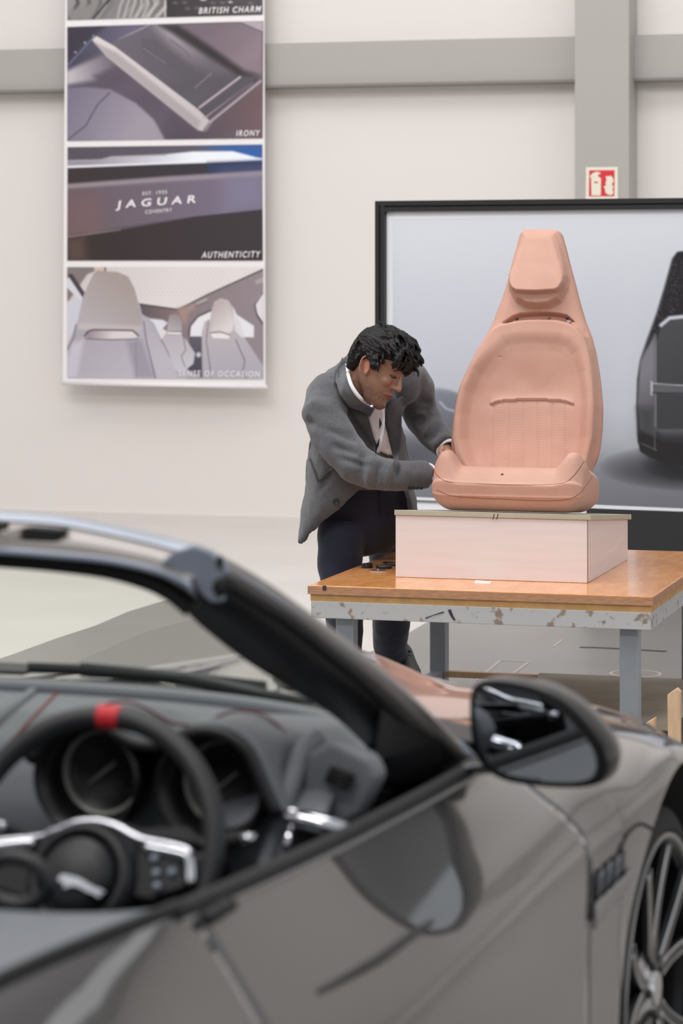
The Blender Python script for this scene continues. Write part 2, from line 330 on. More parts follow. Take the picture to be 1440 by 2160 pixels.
tag(obj('floor_ring', ring, 'tape_faint', smooth=False), 'pale circular outline marked on the grey floor between table legs', 'floor marking')

# ------------------------------------------------------------------ banner
BO = .20
banner = thing('wall_banner', 'tall white hanging banner with printed car interior photographs', 'banner', WP(347, 810, BO))
def B(px, py, e=0.): return WP(px, py, BO+e)
m = M().prism([B(140, -260), B(557, -280), B(560, 813), B(133, 806)], -VW*.006)
obj('banner_sheet', m, 'banner_white', banner, smooth=False)
obj('banner_bottom_bar', M().tube([B(131, 808, .004), B(563, 816, .004)], .014, 12), 'banner_white', banner)
obj('hanging_cord', M().tube([B(200, -265), B(200, -1100)], .004, 6), 'steel_grey_dark', banner)
obj('hanging_cord', M().tube([B(500, -265), B(500, -1100)], .004, 6), 'steel_grey_dark', banner)
Z1 = lambda x, y: B(120+x/3.13, y/3.13, .012)
Z2 = lambda x, y: B(120+x/3.13, 400+y/3.13, .012)
def pt_top(X, Y):
    c = Canvas(X, Y, (120, 112, 116)); c.fill((70, 66, 68), (110, 104, 108), (0, -400), (0, 120)); c.noise(18, .05, .07, 3)
    c.poly([(60, -420), (705, -420), (705, 130), (60, 140)], (150, 146, 146), (112, 108, 110), (60, 0), (700, 100), f=3)
    for q in range(9): c.line([(80+q*70, 130), (140+q*75, 20), (90+q*80, -150)], 18, (60+q*18, 58+q*18, 60+q*17), f=14)
    for q in range(6): c.line([(400+q*40, 120), (420+q*46, 30), (470+q*30, -60)], 10, (196, 190, 186), f=8)
    c.line([(235, 130), (345, 0)], 16, (52, 48, 50)); c.line([(250, 130), (330, 30)], 5, (170, 168, 166))
    c.poly([(80, 125), (75, 70), (230, 25), (270, 40), (220, 130)], (136, 133, 132), f=14)
    c.line([(715, -400), (715, 115)], 8, (205, 200, 200)); c.poly([(722, -420), (1370, -420), (1370, 100), (722, 115)], (52, 46, 50), (80, 72, 78), (722, 0), (1300, 100), f=2)
    for q in range(14): c.blob(760+(q*83) % 560, -20+(q*37) % 110, 26, 14, (128, 120, 124), .6)
    c.blob(965, -2, 30, 9, (225, 215, 215)); c.blob(1145, 14, 20, 9, (210, 200, 200)); return c
picture('printed_photo', [(68, -400), (1357, -430), (1357, 96), (68, 132)], Z1, 200, 80, pt_top, 'print', banner)
def pt_irony(X, Y):
    c = Canvas(X, Y, (104, 94, 108)); c.fill((88, 82, 100), (100, 84, 90), (100, 200), (1300, 900))
    c.poly([(60, 170), (600, 160), (70, 470)], (70, 66, 84), (104, 100, 124), (100, 200), (500, 200), f=20)
    c.poly([(60, 160), (330, 160), (60, 420)], (52, 46, 60), f=30, a=.8)
    c.line([(75, 430), (250, 235)], 10, (104, 112, 140), f=8); c.blob(185, 282, 9, 9, (200, 200, 220)); c.blob(122, 345, 8, 8, (200, 200, 220)); c.blob(240, 238, 7, 7, (180, 180, 200))
    c.line([(400, 265), (610, 165)], 9, (170, 158, 176), f=6)
    c.poly([(60, 470), (330, 350), (420, 420), (250, 530), (60, 560)], (192, 186, 192), (104, 96, 110), (80, 480), (380, 440), f=24)
    c.poly([(240, 500), (460, 410), (1000, 850), (960, 930), (640, 930)], (92, 82, 96), f=30)
    c.poly([(660, 900), (780, 700), (1000, 860), (1360, 540), (1360, 930), (700, 930)], (84, 74, 88), (112, 88, 92), (800, 850), (1340, 600), f=30)
    c.poly([(330, 290), (640, 165), (760, 165), (1345, 520), (960, 790), (920, 720)], (104, 98, 108), (84, 78, 88), (400, 300), (1000, 700), f=5)
    c.poly([(640, 165), (780, 200), (1180, 480), (1000, 480), (860, 400)], (164, 156, 162), (104, 98, 106), (740, 230), (960, 480), f=60)
    c.poly([(680, 165), (800, 165), (1350, 490), (1200, 500)], (48, 42, 46), f=26)
    c.poly([(800, 155), (1360, 130), (1360, 500), (1240, 470)], (112, 100, 110), (138, 120, 130), (900, 200), (1300, 400), f=26)
    c.poly([(1190, 140), (1360, 130), (1360, 215)], (176, 166, 174), f=14); c.line([(1210, 150), (1360, 215)], 8, (96, 86, 96), f=6)
    c.noise(3, .011, .02, 5)
    c.poly([(560, 250), (640, 260), (900, 440), (900, 500), (820, 500), (560, 340)], (88, 82, 92), f=16, a=.55); c.line([(570, 320), (720, 420)], 5, (132, 124, 134), f=5)
    c.line([(750, 262), (840, 330), (880, 380)], 7, (88, 80, 88), f=5, a=.7); c.line([(910, 580), (1020, 485)], 5, (150, 142, 150), f=3)
    c.poly([(232, 262), (262, 238), (380, 305), (930, 720), (1010, 800), (965, 868), (930, 858), (330, 375)], (216, 208, 210), (196, 188, 192), (300, 300), (960, 820), f=4)
    c.poly([(235, 272), (330, 375), (930, 860), (950, 800), (400, 350)], (164, 154, 158), f=14, a=.75); c.poly([(960, 860), (1005, 800), (1030, 800), (985, 868)], (138, 128, 134), f=3)
    c.line([(940, 710), (1210, 508)], 12, (196, 184, 190), f=5); c.line([(975, 780), (1290, 545)], 10, (170, 158, 166), f=5); c.line([(1010, 805), (1345, 535)], 14, (176, 164, 176), f=5); c.line([(1000, 770), (1320, 520)], 6, (60, 54, 60), f=5)
    c.poly([(60, 580), (200, 575), (350, 590), (520, 680), (640, 790), (720, 935), (60, 935)], (122, 114, 134), (158, 150, 164), (90, 640), (480, 900), f=12)
    c.line([(350, 610), (270, 690), (190, 830), (75, 920)], 7, (66, 58, 72), f=3)
    for i in range(9):
        for j in range(5): c.blob(110+i*17+(j % 2)*8, 860+j*17, 5, 5, (100, 92, 108), .6)
    return c
picture('printed_photo', [(68, 178), (1362, 138), (1357, 912), (68, 930)], Z1, 300, 190, pt_irony, 'print', banner)
def pt_auth(X, Y):
    c = Canvas(X, Y, (60, 52, 56)); c.fill((86, 78, 88), (96, 90, 108), (60, 1000), (1300, 1000))
    c.poly([(960, 940), (1370, 940), (1370, 1330), (1250, 1130)], (60, 100, 160), (40, 92, 170), (960, 1000), (1360, 980), f=70)
    c.poly([(60, 1060), (280, 1056), (360, 1034), (700, 1020), (900, 1000), (1160, 998), (1360, 1050), (1000, 1075), (60, 1110)], (150, 146, 160), (240, 244, 252), (200, 1080), (900, 1040), f=8)
    c.line([(70, 1062), (290, 1056), (360, 1036), (720, 1024)], 8, (176, 164, 172), f=4); c.line([(70, 1102), (800, 1076), (1350, 1050)], 14, (236, 238, 244), f=5)
    c.poly([(60, 1112), (700, 1085), (1365, 1066), (1365, 1125), (700, 1165), (60, 1215)], (54, 44, 46), (50, 46, 54), (60, 1100), (900, 1100), f=5)
    c.poly([(1000, 1078), (1365, 1066), (1365, 1125), (1000, 1150)], (44, 56, 96), f=30)
    c.poly([(60, 1215), (700, 1165), (1365, 1125), (1365, 1382), (900, 1430), (400, 1500), (60, 1570)], (104, 88, 94), (116, 106, 126), (80, 1400), (1000, 1300), f=9)
    c.line([(60, 1232), (700, 1186), (1365, 1145)], 26, (156, 144, 152), f=16); c.noise(4, .002, .35, 8)
    c.poly([(60, 1300), (260, 1300), (300, 1570), (60, 1580)], (128, 96, 98), f=80, a=.5); c.poly([(1100, 1150), (1365, 1130), (1365, 1370), (1100, 1400)], (134, 130, 158), f=90, a=.6)
    c.poly([(60, 1572), (400, 1520), (900, 1432), (1365, 1382), (1365, 1730), (60, 1730)], (50, 38, 38), (54, 46, 52), (60, 1600), (1200, 1700), f=6)
    c.poly([(60, 1580), (180, 1560), (200, 1725), (60, 1725)], (86, 68, 62), f=50); c.line([(62, 1566), (200, 1548), (420, 1516)], 6, (160, 140, 124), f=4, a=.8); return c
picture('printed_photo', [(70, 972), (1355, 954), (1358, 1720), (68, 1720)], Z1, 260, 160, pt_auth, 'print', banner)
def pt_seats(X, Y):
    c = Canvas(X, Y, (210, 205, 205)); c.fill((206, 198, 196), (226, 220, 220), (60, 500), (700, 780))
    for i in range(26):
        for j in range(9):
            c.blob(330+i*30+j*14, 520+j*22, 7, 4.5, (180, 172, 174), .55)
    c.poly([(60, 505), (330, 505), (200, 560), (60, 760)], (132, 120, 122), f=8); c.poly([(60, 590), (100, 570), (180, 700), (160, 740), (60, 640)], (214, 216, 226), f=5); c.poly([(68, 560), (100, 555), (190, 690), (175, 720)], (70, 62, 66), f=5)
    c.poly([(240, 505), (330, 505), (330, 545), (250, 540)], (206, 190, 178), f=6); c.line([(318, 505), (318, 535)], 8, (30, 26, 28))
    c.poly([(60, 740), (170, 720), (140, 900), (100, 1000), (60, 900)], (206, 206, 216), f=6)
    c.poly([(545, 755), (800, 790), (1365, 520), (1365, 1245), (870, 1245), (760, 960), (560, 820)], (130, 114, 118), (146, 134, 140), (560, 800), (1300, 900), f=5)
    c.poly([(550, 760), (800, 795), (880, 850), (820, 880), (700, 860), (560, 830)], (94, 84, 92), (150, 126, 120), (560, 800), (850, 830), f=8)
    c.line([(545, 755), (800, 792), (1000, 690), (1365, 525)], 8, (48, 42, 46), f=4); c.poly([(790, 780), (950, 740), (860, 830), (850, 900)], (176, 146, 136), f=18, a=.7)
    c.poly([(915, 745), (985, 712), (998, 735), (930, 768)], (170, 160, 164), f=4); c.line([(915, 770), (995, 738)], 5, (80, 72, 78), f=3); c.poly([(1305, 600), (1365, 575), (1365, 612), (1315, 625)], (172, 162, 166), f=4)
    c.poly([(880, 900), (930, 840), (1010, 805), (1150, 800), (1300, 900), (1300, 975), (880, 970)], (232, 230, 236), f=5); c.line([(870, 960), (880, 900), (930, 838), (1010, 800), (1080, 790)], 10, (70, 60, 66), f=4)
    c.poly([(1340, 690), (1365, 690), (1365, 880), (1310, 800), (1305, 750)], (224, 220, 226), f=4); c.line([(1350, 690), (1306, 760), (1320, 830), (1360, 890)], 9, (70, 62, 68), f=4)
    c.poly([(590, 850), (700, 860), (730, 880), (690, 930), (640, 920)], (222, 222, 232), f=5)
    c.poly([(870, 970), (960, 970), (960, 1245), (850, 1245), (880, 1100)], (96, 90, 104), (70, 66, 82), (900, 980), (900, 1200), f=5); c.blob(935, 1090, 22, 22, (220, 220, 226))
    c.poly([(560, 820), (640, 880), (700, 1010), (740, 1090), (880, 1200), (960, 1245), (560, 1245)], (176, 172, 184), f=6)
    # the small rear seat
    c.poly([(735, 870), (745, 830), (770, 822), (800, 830), (822, 870), (825, 960), (860, 1000), (912, 1080), (900, 1150), (850, 1190), (790, 1200), (745, 1130), (700, 1050), (690, 990), (725, 940)], (178, 170, 178), (200, 198, 206), (740, 850), (800, 1180), f=4)
    c.poly([(735, 870), (745, 830), (770, 822), (800, 830), (822, 870), (825, 930), (780, 940), (730, 930)], (150, 140, 146), (184, 176, 180), (790, 830), (750, 930), f=4); c.line([(735, 945), (815, 948)], 10, (240, 238, 240)); c.line([(735, 938), (820, 938)], 5, (70, 62, 66))
    c.line([(830, 950), (850, 1060), (820, 1100), (845, 1170)], 5, (96, 90, 100)); c.line([(690, 990), (735, 1080), (760, 1170)], 5, (96, 90, 100))
    # right seat
    c.poly([(1020, 800), (1040, 740), (1080, 718), (1130, 730), (1175, 800), (1200, 900), (1240, 980), (1365, 1170), (1365, 1250), (960, 1250), (955, 950), (975, 870), (1010, 860)], (196, 186, 188), (176, 172, 184), (1060, 760), (1100, 1200), f=5)
    c.poly([(1025, 880), (1035, 770), (1060, 730), (1110, 735), (1150, 790), (1170, 870), (1160, 930), (1120, 960), (1010, 940)], (188, 176, 176), (222, 214, 216), (1060, 760), (1160, 880), f=5)
    c.poly([(1160, 770), (1200, 850), (1240, 975), (1215, 975), (1175, 930)], (222, 218, 224), f=5); c.poly([(1015, 948), (1140, 955), (1135, 985), (1030, 980)], (236, 230, 232), f=4); c.line([(1012, 945), (1080, 938), (1142, 960)], 6, (72, 62, 66)); c.line([(1180, 990), (1240, 1130), (1225, 1200), (1250, 1245)], 6, (100, 92, 104)); c.line([(1000, 860), (985, 1000), (1020, 1240)], 6, (110, 104, 116))
    # big near seat
    c.poly([(60, 1040), (100, 960), (140, 860), (175, 700), (240, 560), (262, 535), (400, 545), (470, 575), (510, 650), (560, 820), (600, 880), (760, 1130), (800, 1245), (60, 1245)], (168, 160, 170), (190, 186, 198), (200, 700), (600, 1200), f=5)
    c.poly([(140, 880), (175, 700), (240, 560), (262, 535), (400, 545), (470, 575), (510, 650), (555, 830), (560, 915), (200, 930), (135, 900)], (166, 154, 150), (182, 174, 180), (420, 580), (220, 880), f=6)
    c.poly([(140, 880), (560, 900), (560, 925), (140, 925)], (206, 196, 196), f=14, a=.6)
    c.poly([(190, 940), (230, 925), (500, 930), (535, 960), (520, 985), (200, 985)], (150, 138, 146), (222, 212, 216), (200, 950), (370, 975), f=4); c.line([(182, 968), (205, 935), (240, 925), (500, 930), (538, 965)], 9, (66, 56, 62), f=3); c.line([(185, 985), (360, 992), (535, 985)], 6, (96, 86, 94), f=3)
    c.poly([(100, 1010), (180, 990), (130, 1245), (60, 1245), (70, 1100)], (206, 202, 214), f=22, a=.8); c.poly([(460, 1000), (560, 990), (650, 1245), (520, 1245)], (140, 134, 150), f=26, a=.6)
    c.line([(572, 870), (590, 1000), (650, 1245)], 6, (92, 84, 96), f=3); c.line([(125, 890), (110, 980), (68, 1060)], 6, (96, 88, 98), f=3)
    c.line([(520, 1000), (525, 1245)], 6, (140, 132, 146), f=6); return c
picture('printed_photo', [(68, 512), (1360, 516), (1362, 1252), (68, 1242)], Z2, 300, 190, pt_seats, 'print', banner)
ub = (B(553, 536)-B(425, 540)).normalized()
def caption(t, x, y, px_w, size_px, sx, shear=.25, parent=banner, e=.016, sp=1.12, dx=None, material='banner_white', off=.006):
    o = B(x, y, e); e2 = B(x+px_w, y-(px_w*.012 if dx is None else dx), e); ux = (e2-o).normalized(); sz = size_px/309.
    mm = text_mesh(t, sz, o, ux, UP, shear=shear, space=sp*1.12, depth=0, off=off*sz*.45); xs = [(v-o).dot(ux) for v in mm.v]; k = (e2-o).length/max(xs)
    mm.v = [v+ux*((v-o).dot(ux)*(k-1)) for v in mm.v]; return obj('caption', mm, material, parent, smooth=False, normals=False)
caption('BRITISH CHARM', 418, 29, 133, 18, 1, dx=4, off=.03); caption('IRONY', 497, 287, 52, 17, 1, off=.03); caption('AUTHENTICITY', 425, 544, 125, 18, 1, off=.03); caption('SENSE OF OCCASION', 376, 793, 172, 17, 1, dx=-2, shear=.1, off=.03)
caption('JAGUAR', 247, 439, 166, 22, 1, shear=.1, sp=1.5, dx=12, off=.05); caption('EST. 1935', 300, 412, 52, 10, 1, shear=0, dx=4, off=.02); caption('COVENTRY', 306, 451, 57, 10.5, 1, shear=0, dx=5, off=.02)

# ------------------------------------------------------------------ fire extinguisher sign on the column
CO = .302
sg = thing('fire_sign', 'small red and white fire extinguisher sign on grey column', 'sign', WP(1270, 425, CO))
S3 = lambda x, y, e=0.: WP(1180+x/5.538, 300+y/5.538, CO+e)
obj('sign_plate', M().prism([S3(308, 292), (S3(680, 288)), S3(682, 800), S3(302, 800)], -VW*.003), 'sign_pale', sg, smooth=False)
obj('red_panel', M().prism([S3(345, 328, .003), S3(642, 326, .003), S3(638, 632, .003), S3(340, 634, .003)], -VW*.001), 'sign_red', sg, smooth=False)
obj('red_panel', M().prism([S3(340, 668, .003), S3(640, 664, .003), S3(640, 780, .003), S3(338, 780, .003)], -VW*.001), 'sign_red', sg, smooth=False)
ex = M().prism([S3(x, y, .0045) for x, y in [(372, 622), (368, 430), (384, 410), (384, 404), (362, 425), (352, 398), (385, 362), (430, 344), (478, 356), (474, 372), (448, 374), (452, 404), (482, 420), (480, 622)]], -VW*.001)
obj('extinguisher_symbol', ex, 'sign_pale', sg, smooth=False)
obj('extinguisher_symbol', M().prism([S3(x, y, .006) for x, y in [(402, 478), (402, 460), (448, 460), (448, 478)]], -VW*.0005), 'sign_red', sg, smooth=False)
obj('flame_symbol', M().prism([S3(x, y, .0045) for x, y in [(600, 392), (560, 400), (536, 396), (548, 440), (535, 480), (545, 505), (512, 516), (530, 545), (535, 590), (570, 616), (612, 616), (628, 585), (616, 550), (628, 520), (608, 490), (630, 455), (620, 415)]], -VW*.001), 'sign_pale', sg, smooth=False)

# ------------------------------------------------------------------ display board with large print
TS = math.radians(23.5); US = V((math.cos(TS), -math.sin(TS), 0)); VS = V((math.sin(TS), math.cos(TS), 0))
BP = P(797, 430, 14.6)
def D(px, py, off=0.): return ray_plane(px, py, BP-VS*off, VS)
board = thing('display_board', 'freestanding black framed display board with large seat print', 'display board', V((D(1100, 900).x, D(1100, 900).y, 0)))
zT = D(797, 425).z; zB = D(880, 1050).z; aL = (D(795, 700)-BP).dot(US); aR = aL+3.1
def DA(a, b, z): return V((BP.x, BP.y, 0))+US*a+VS*b+UP*z
def dbar(a0, a1, z0, z1, b0, b1): return M().hexa([DA(a0, b0, z0), DA(a1, b0, z0), DA(a1, b1, z0), DA(a0, b1, z0)], [DA(a0, b0, z1), DA(a1, b0, z1), DA(a1, b1, z1), DA(a0, b1, z1)])
fw = .055
obj('frame_post', dbar(aL, aL+fw*.42, 0, zT, -.03, .03).join(dbar(aL+fw*.58, aL+fw, 0, zT, -.03, .03)).join(dbar(aL+.01, aL+fw-.01, 0, zT-.005, -.015, .025)), 'black_frame', board, smooth=False)
obj('frame_post', dbar(aR-fw, aR, 0, zT, -.03, .03), 'black_frame', board, smooth=False)
obj('frame_rail', dbar(aL+.002, aR-.002, zT-fw*.42, zT+.002, -.031, .03).join(dbar(aL+.03, aR-.03, zT-fw, zT-fw*.58, -.031, .03)).join(dbar(aL+.03, aR-.03, zT-fw+.01, zT-.01, -.012, .03)), 'black_frame', board, smooth=False)
obj('backing_panel', dbar(aL+fw, aR-fw, .40, zT-fw, .0, .02), 'white_board', board, smooth=False)
obj('lower_panel', dbar(aL+fw+(1258-815)/397., aR-fw, .03, zB-.02, -.012, .0), 'black_fabric', board, smooth=False)
obj('lower_panel', dbar(aL+fw+(1258-815)/397.+.62, aL+fw+(1258-815)/397.+.64, .03, zB-.03, -.014, -.012), 'black_frame', board, smooth=False)
obj('frame_foot', dbar(aL, aL+.06, 0, .04, -.3, .3), 'black_frame', board, smooth=False); obj('frame_foot', dbar(aR-.06, aR, 0, .04, -.3, .3), 'black_frame', board, smooth=False)
def pt_board(X, Y):
    c = Canvas(X, Y, (205, 208, 218)); t = np.clip((Y-440)/640, 0, 1)
    ks = [0, .25, .5, .66, .78, .88, 1.0]; cs = np.array([(221, 224, 233), (208, 211, 221), (196, 199, 211), (186, 188, 200), (160, 162, 172), (128, 130, 139), (112, 114, 122)], float)
    c.C = np.stack([np.interp(t, ks, cs[:, i]) for i in range(3)], -1)
    c.blob(870, 960, 130, 60, (72, 74, 82), .85); c.blob(1470, 985, 210, 52, (40, 41, 46), 1., 1.6); c.blob(1500, 980, 150, 42, (28, 29, 33), 1., 1.6)
    c.poly([(1290, 700), (1340, 560), (1340, 960), (1275, 940)], (214, 217, 226), f=60, a=.35)
    # light chair at the left
    c.poly([tuple(q) for q in spline([(884, 836), (900, 822), (930, 819), (966, 829), (1012, 850), (1020, 930), (1010, 1010), (960, 985), (915, 945), (880, 915), (860, 880), (866, 852), (884, 836)], 50)], (150, 152, 162), (96, 98, 106), (900, 820), (900, 1000), f=5)
    c.poly([tuple(q) for q in spline([(918, 826), (945, 826), (975, 836), (1005, 860), (1000, 960), (950, 925), (922, 880), (914, 845), (918, 826)], 40)], (126, 130, 142), (80, 82, 92), (930, 830), (950, 960), f=6); c.line([tuple(q) for q in spline([(928, 848), (942, 862), (970, 869), (1000, 872)], 20)], 3, (186, 190, 204), f=4); c.line([tuple(q) for q in spline([(856, 868), (864, 895), (885, 922), (915, 948), (950, 972)], 30)], 6, (60, 64, 72), f=4); c.line([tuple(q) for q in spline([(861, 866), (870, 893), (890, 918), (919, 943), (952, 967)], 30)], 1.6, (190, 196, 208), f=2)
    # dark seat at the right
    o = [(1442, 529), (1428, 531), (1417, 545), (1400, 606), (1384, 660), (1366, 710), (1349, 760), (1343, 800), (1341, 860), (1344, 930), (1350, 952), (1372, 968), (1400, 978), (1460, 990), (1540, 985), (1572, 950), (1580, 860), (1575, 790), (1555, 730), (1520, 610), (1500, 545), (1480, 530)]
    c.poly(o, (62, 63, 68), (44, 45, 49), (1350, 700), (1440, 900), f=2.5)
    c.poly([(1442, 531), (1428, 533), (1419, 547), (1402, 608), (1380, 680), (1362, 735), (1372, 740), (1392, 700), (1420, 672), (1500, 672), (1520, 610), (1490, 535)], (30, 29, 33), f=3)
    r = np.random.RandomState(3)
    for k in range(300):
        y = r.uniform(545, 745); x = 1420-(y-545)*.31+r.uniform(0, 50)**1.0*.9; c.blob(x, y, 1.6, 1.6, (120, 120, 126), .45)
    for k in range(120): c.blob(r.uniform(1347, 1440), r.uniform(935, 972), 2, 1.5, (100, 100, 104), .5)
    c.line([(1418, 545), (1402, 606), (1386, 660), (1366, 710), (1352, 752)], 2.5, (122, 122, 128), f=2.5, a=.5)
    c.line([(1394, 686), (1412, 671), (1450, 667)], 8, (206, 208, 218), f=3); c.poly([(1392, 694), (1410, 678), (1450, 672), (1500, 680), (1520, 760), (1520, 905), (1380, 905), (1380, 740)], (72, 73, 78), (58, 59, 63), (1385, 700), (1460, 860), f=3)
    c.poly([(1350, 762), (1380, 706), (1380, 920), (1350, 905), (1344, 850)], (126, 124, 134), (92, 92, 98), (1346, 800), (1380, 860), f=4); c.poly([(1345, 860), (1380, 860), (1380, 930), (1352, 920)], (46, 46, 50), f=16, a=.6)
    c.line([(1382, 706), (1382, 900)], 2.5, (150, 150, 158), f=2); c.poly([(1376, 810), (1440, 814), (1600, 815), (1600, 832), (1440, 832), (1376, 828)], (94, 95, 100), f=2); c.line([(1374, 806), (1374, 832)], 4, (196, 198, 206), f=2); c.line([(1376, 809), (1440, 813), (1570, 813)], 2.5, (168, 170, 176), f=1.5); c.line([(1376, 829), (1570, 831)], 2, (30, 30, 34), f=1.5)
    c.poly([(1382, 905), (1520, 905), (1510, 928), (1400, 925)], (96, 96, 102), (44, 44, 48), (1440, 905), (1440, 926), f=4)
    c.poly([(1344, 912), (1380, 922), (1400, 932), (1460, 936), (1560, 925), (1550, 975), (1470, 988), (1400, 978), (1350, 952)], (32, 31, 34), f=3); c.line([(1354, 936), (1385, 950)], 2, (140, 140, 142), f=2, a=.6); c.line([(1382, 905), (1380, 948)], 2, (150, 150, 154), f=2, a=.5)
    return c
DD = lambda x, y: D(x, y, .004)
zlo = (DA(0, 0, zB))
picture('printed_photo', [(828, 462), (1960, 446), (1960, 1094), (828, 1046)], DD, 420, 260, pt_board, 'print_satin', board)
obj('print_margin', M().prism([D(816, 449, .002), D(1975, 433, .002), D(1975, 1103, .002), D(816, 1052, .002)], VS*.0015), 'white_board', board, smooth=False)
obj('print_clip_rail', M().tube([D(816, 1054, .006), D(1960, 1103, .006)], .006, 8), 'silver', board)
# ------------------------------------------------------------------ modelling table
TZ = .602
A0 = PZ(650, 1234.5, TZ); TW, TD = 1.19, 1.47
def T(a, b, z): return V((A0.x, A0.y, 0))+UW*a+VW*b+UP*z         # table coordinates from its near left corner
def tbox(a0, a1, b0, b1, z0, z1): return M().hexa([T(a0, b0, z0), T(a1, b0, z0), T(a1, b1, z0), T(a0, b1, z0)], [T(a0, b0, z1), T(a1, b0, z1), T(a1, b1, z1), T(a0, b1, z1)])
table = thing('modelling_table', 'low plywood topped table on grey steel legs beside the man', 'table', T(TW/2, TD/2, 0), -TH)
obj('tabletop', tbox(0, TW, 0, TD, TZ-.026, TZ), 'ply_top', table, smooth=False, bevel=.002)
obj('tabletop_edge', tbox(-.002, TW+.002, -.002, TD+.002, TZ-.030, TZ-.003), 'ply_edge', table, smooth=False)
obj('lower_board', tbox(.006, TW-.005, .006, TD-.005, TZ-.054, TZ-.030), 'ply_edge_pale', table, smooth=False)
za0, za1 = TZ-.112, TZ-.054
for k, (a0, a1, b0, b1) in enumerate(((.008, TW-.006, .004, .034), (.008, TW-.006, TD-.034, TD-.004), (.008, .038, .034, TD-.034), (TW-.036, TW-.006, .034, TD-.034))):
    obj('apron', tbox(a0, a1, b0, b1, za0, za1), 'painted_apron', table, smooth=False, bevel=.002)
LW = .064
legs = ((.085, .04), (TW-.118, .04), (.085, TD-.11), (TW-.118, TD-.11))
for a, b in legs: obj('leg', tbox(a, a+LW, b, b+LW, 0, za0), 'steel_leg', table, smooth=False, bevel=.006)
for b in (.05, TD-.10): obj('lower_rail', tbox(.085, TW-.06, b, b+.03, .095, .118), 'pine', table, smooth=False)
for a in (.095, TW-.11): obj('lower_rail', tbox(a, a+.045, .09, TD-.10, .08, .12), 'steel_leg', table, smooth=False)
# marks on the table
def tmark(pts, b=.003, m='marker', e=.0008, name='ink_mark'):
    mm = M(); mm.prism([ray_plane(x, y, T(0, b, 0)-VW*.0015, VW) for x, y in pts], VW*e); return obj(name, mm, m, table, smooth=False)
tmark([(896, 1303), (934, 1290), (937, 1292), (912, 1299), (898, 1305)]); tmark([(944, 1287), (950, 1285), (956, 1300), (961, 1308), (956, 1308), (949, 1298)])
tmark([(680, 1235.5), (688, 1235.8), (688, 1245.5), (680, 1245.2)], b=-.0025)
# pale scuffs and a piece of tape
tag(obj('tape_piece', M().prism([PZ(x, y, TZ+.001) for x, y in ((1003, 1224), (1037, 1226), (1033, 1231.5), (999, 1230))], (0, 0, -.001)), 'tape_white', smooth=False), 'small strip of white tape on orange tabletop below the block', 'tape')
# black and silver discs
def disc(name, px, py, r, h, label, top, rest=TZ):
    c = PZ(px, py, rest); t = thing(name, label, 'disc', c, group=None)
    obj('disc_body', M().lathe([(0, 0), (r, 0), (r, h*.9), (r*.97, h), (0, h)], c, UP, 40), 'black_plastic' if top != 'thin' else 'silver', t, angle=30)
    if top == 'silver': obj('disc_face', M().lathe([(0, h), (r*.9, h+.0001), (r*.9, h+.0012), (0, h+.0012)], c, UP, 40), 'silver', t, angle=30)
    if top == 'thin': obj('centre_pin', M().lathe([(.004, h), (.004, h+.005), (0, h+.005)], c, UP, 12), 'silver', t, angle=30)
disc('plastic_disc', 774, 1198, .020, .016, 'thick all-black disc, leftmost of the discs on the table', 'black')
disc('plastic_disc', 810, 1199, .029, .0095, 'black disc with silver top touching the black puck on table', 'silver')
disc('plastic_disc', 829, 1192, .028, .006, 'silver topped disc half hidden behind the pale block edge', 'silver')
disc('plastic_disc', 797, 1204.5, .030, .0035, 'thin silver disc lying nearest on the table with centre pin', 'thin')
disc('plastic_disc', 819, 1187.5, .022, .003, 'thin flat dark disc farthest back near the pale block', 'black')
# ------------------------------------------------------------------ foam block with board
ba0 = (PZ(835, 1217, TZ)-T(0, 0, TZ)).dot(UW); bb0 = (PZ(835, 1217, TZ)-T(0, 0, TZ)).dot(VW)
q = PZ(1238, 1231, TZ)-T(0, 0, TZ); ba1 = q.dot(UW); bb0 = (bb0+q.dot(VW))/2; BD = .79; hf, hr = .2185, .150
blk = thing('foam_block', 'pale pink wedge shaped foam block on the orange table', 'block', T((ba0+ba1)/2, bb0+BD/2, TZ), -TH)
def wedge(a0, a1, b0, b1, lo0, lo1, hi0, hi1): return M().hexa([T(a0, b0, TZ+.0006+lo0), T(a1, b0, TZ+.0006+lo0), T(a1, b1, TZ+lo1), T(a0, b1, TZ+lo1)], [T(a0, b0, TZ+hi0), T(a1, b0, TZ+hi0), T(a1, b1, TZ+hi1), T(a0, b1, TZ+hi1)])
obj('foam_body', wedge(ba0, ba1, bb0, bb0+BD, 0, 0, hf, hr), 'foam_pink', blk, smooth=False, bevel=.002)
obj('glue_seam', wedge(ba1-.0005, ba1+.0012, bb0-.0012, bb0+.003, .0, .0, hf, hf), 'clay_dark', blk, smooth=False)
bd = obj('top_board', wedge(ba0-.003, ba1+.012, bb0-.006, bb0+BD+.01, hf, hr, hf+.019, hr+.019), 'board_olive', smooth=False, bevel=.0015)
tag(bd, 'thin olive grey board lying between the foam block and clay seat', 'board')
for x in (1037, 1045): 
    pass
pm = M()
for x in (1038, 1046): 
    pm.prism([ray_plane(*p, T(0, bb0-.007, 0), VW) for p in ((x, 1096), (x+1.5, 1096), (x+5, 1084), (x+3.5, 1084))], VW*.0006)
pmo = obj('pencil_mark', pm, 'marker', bd, smooth=False)
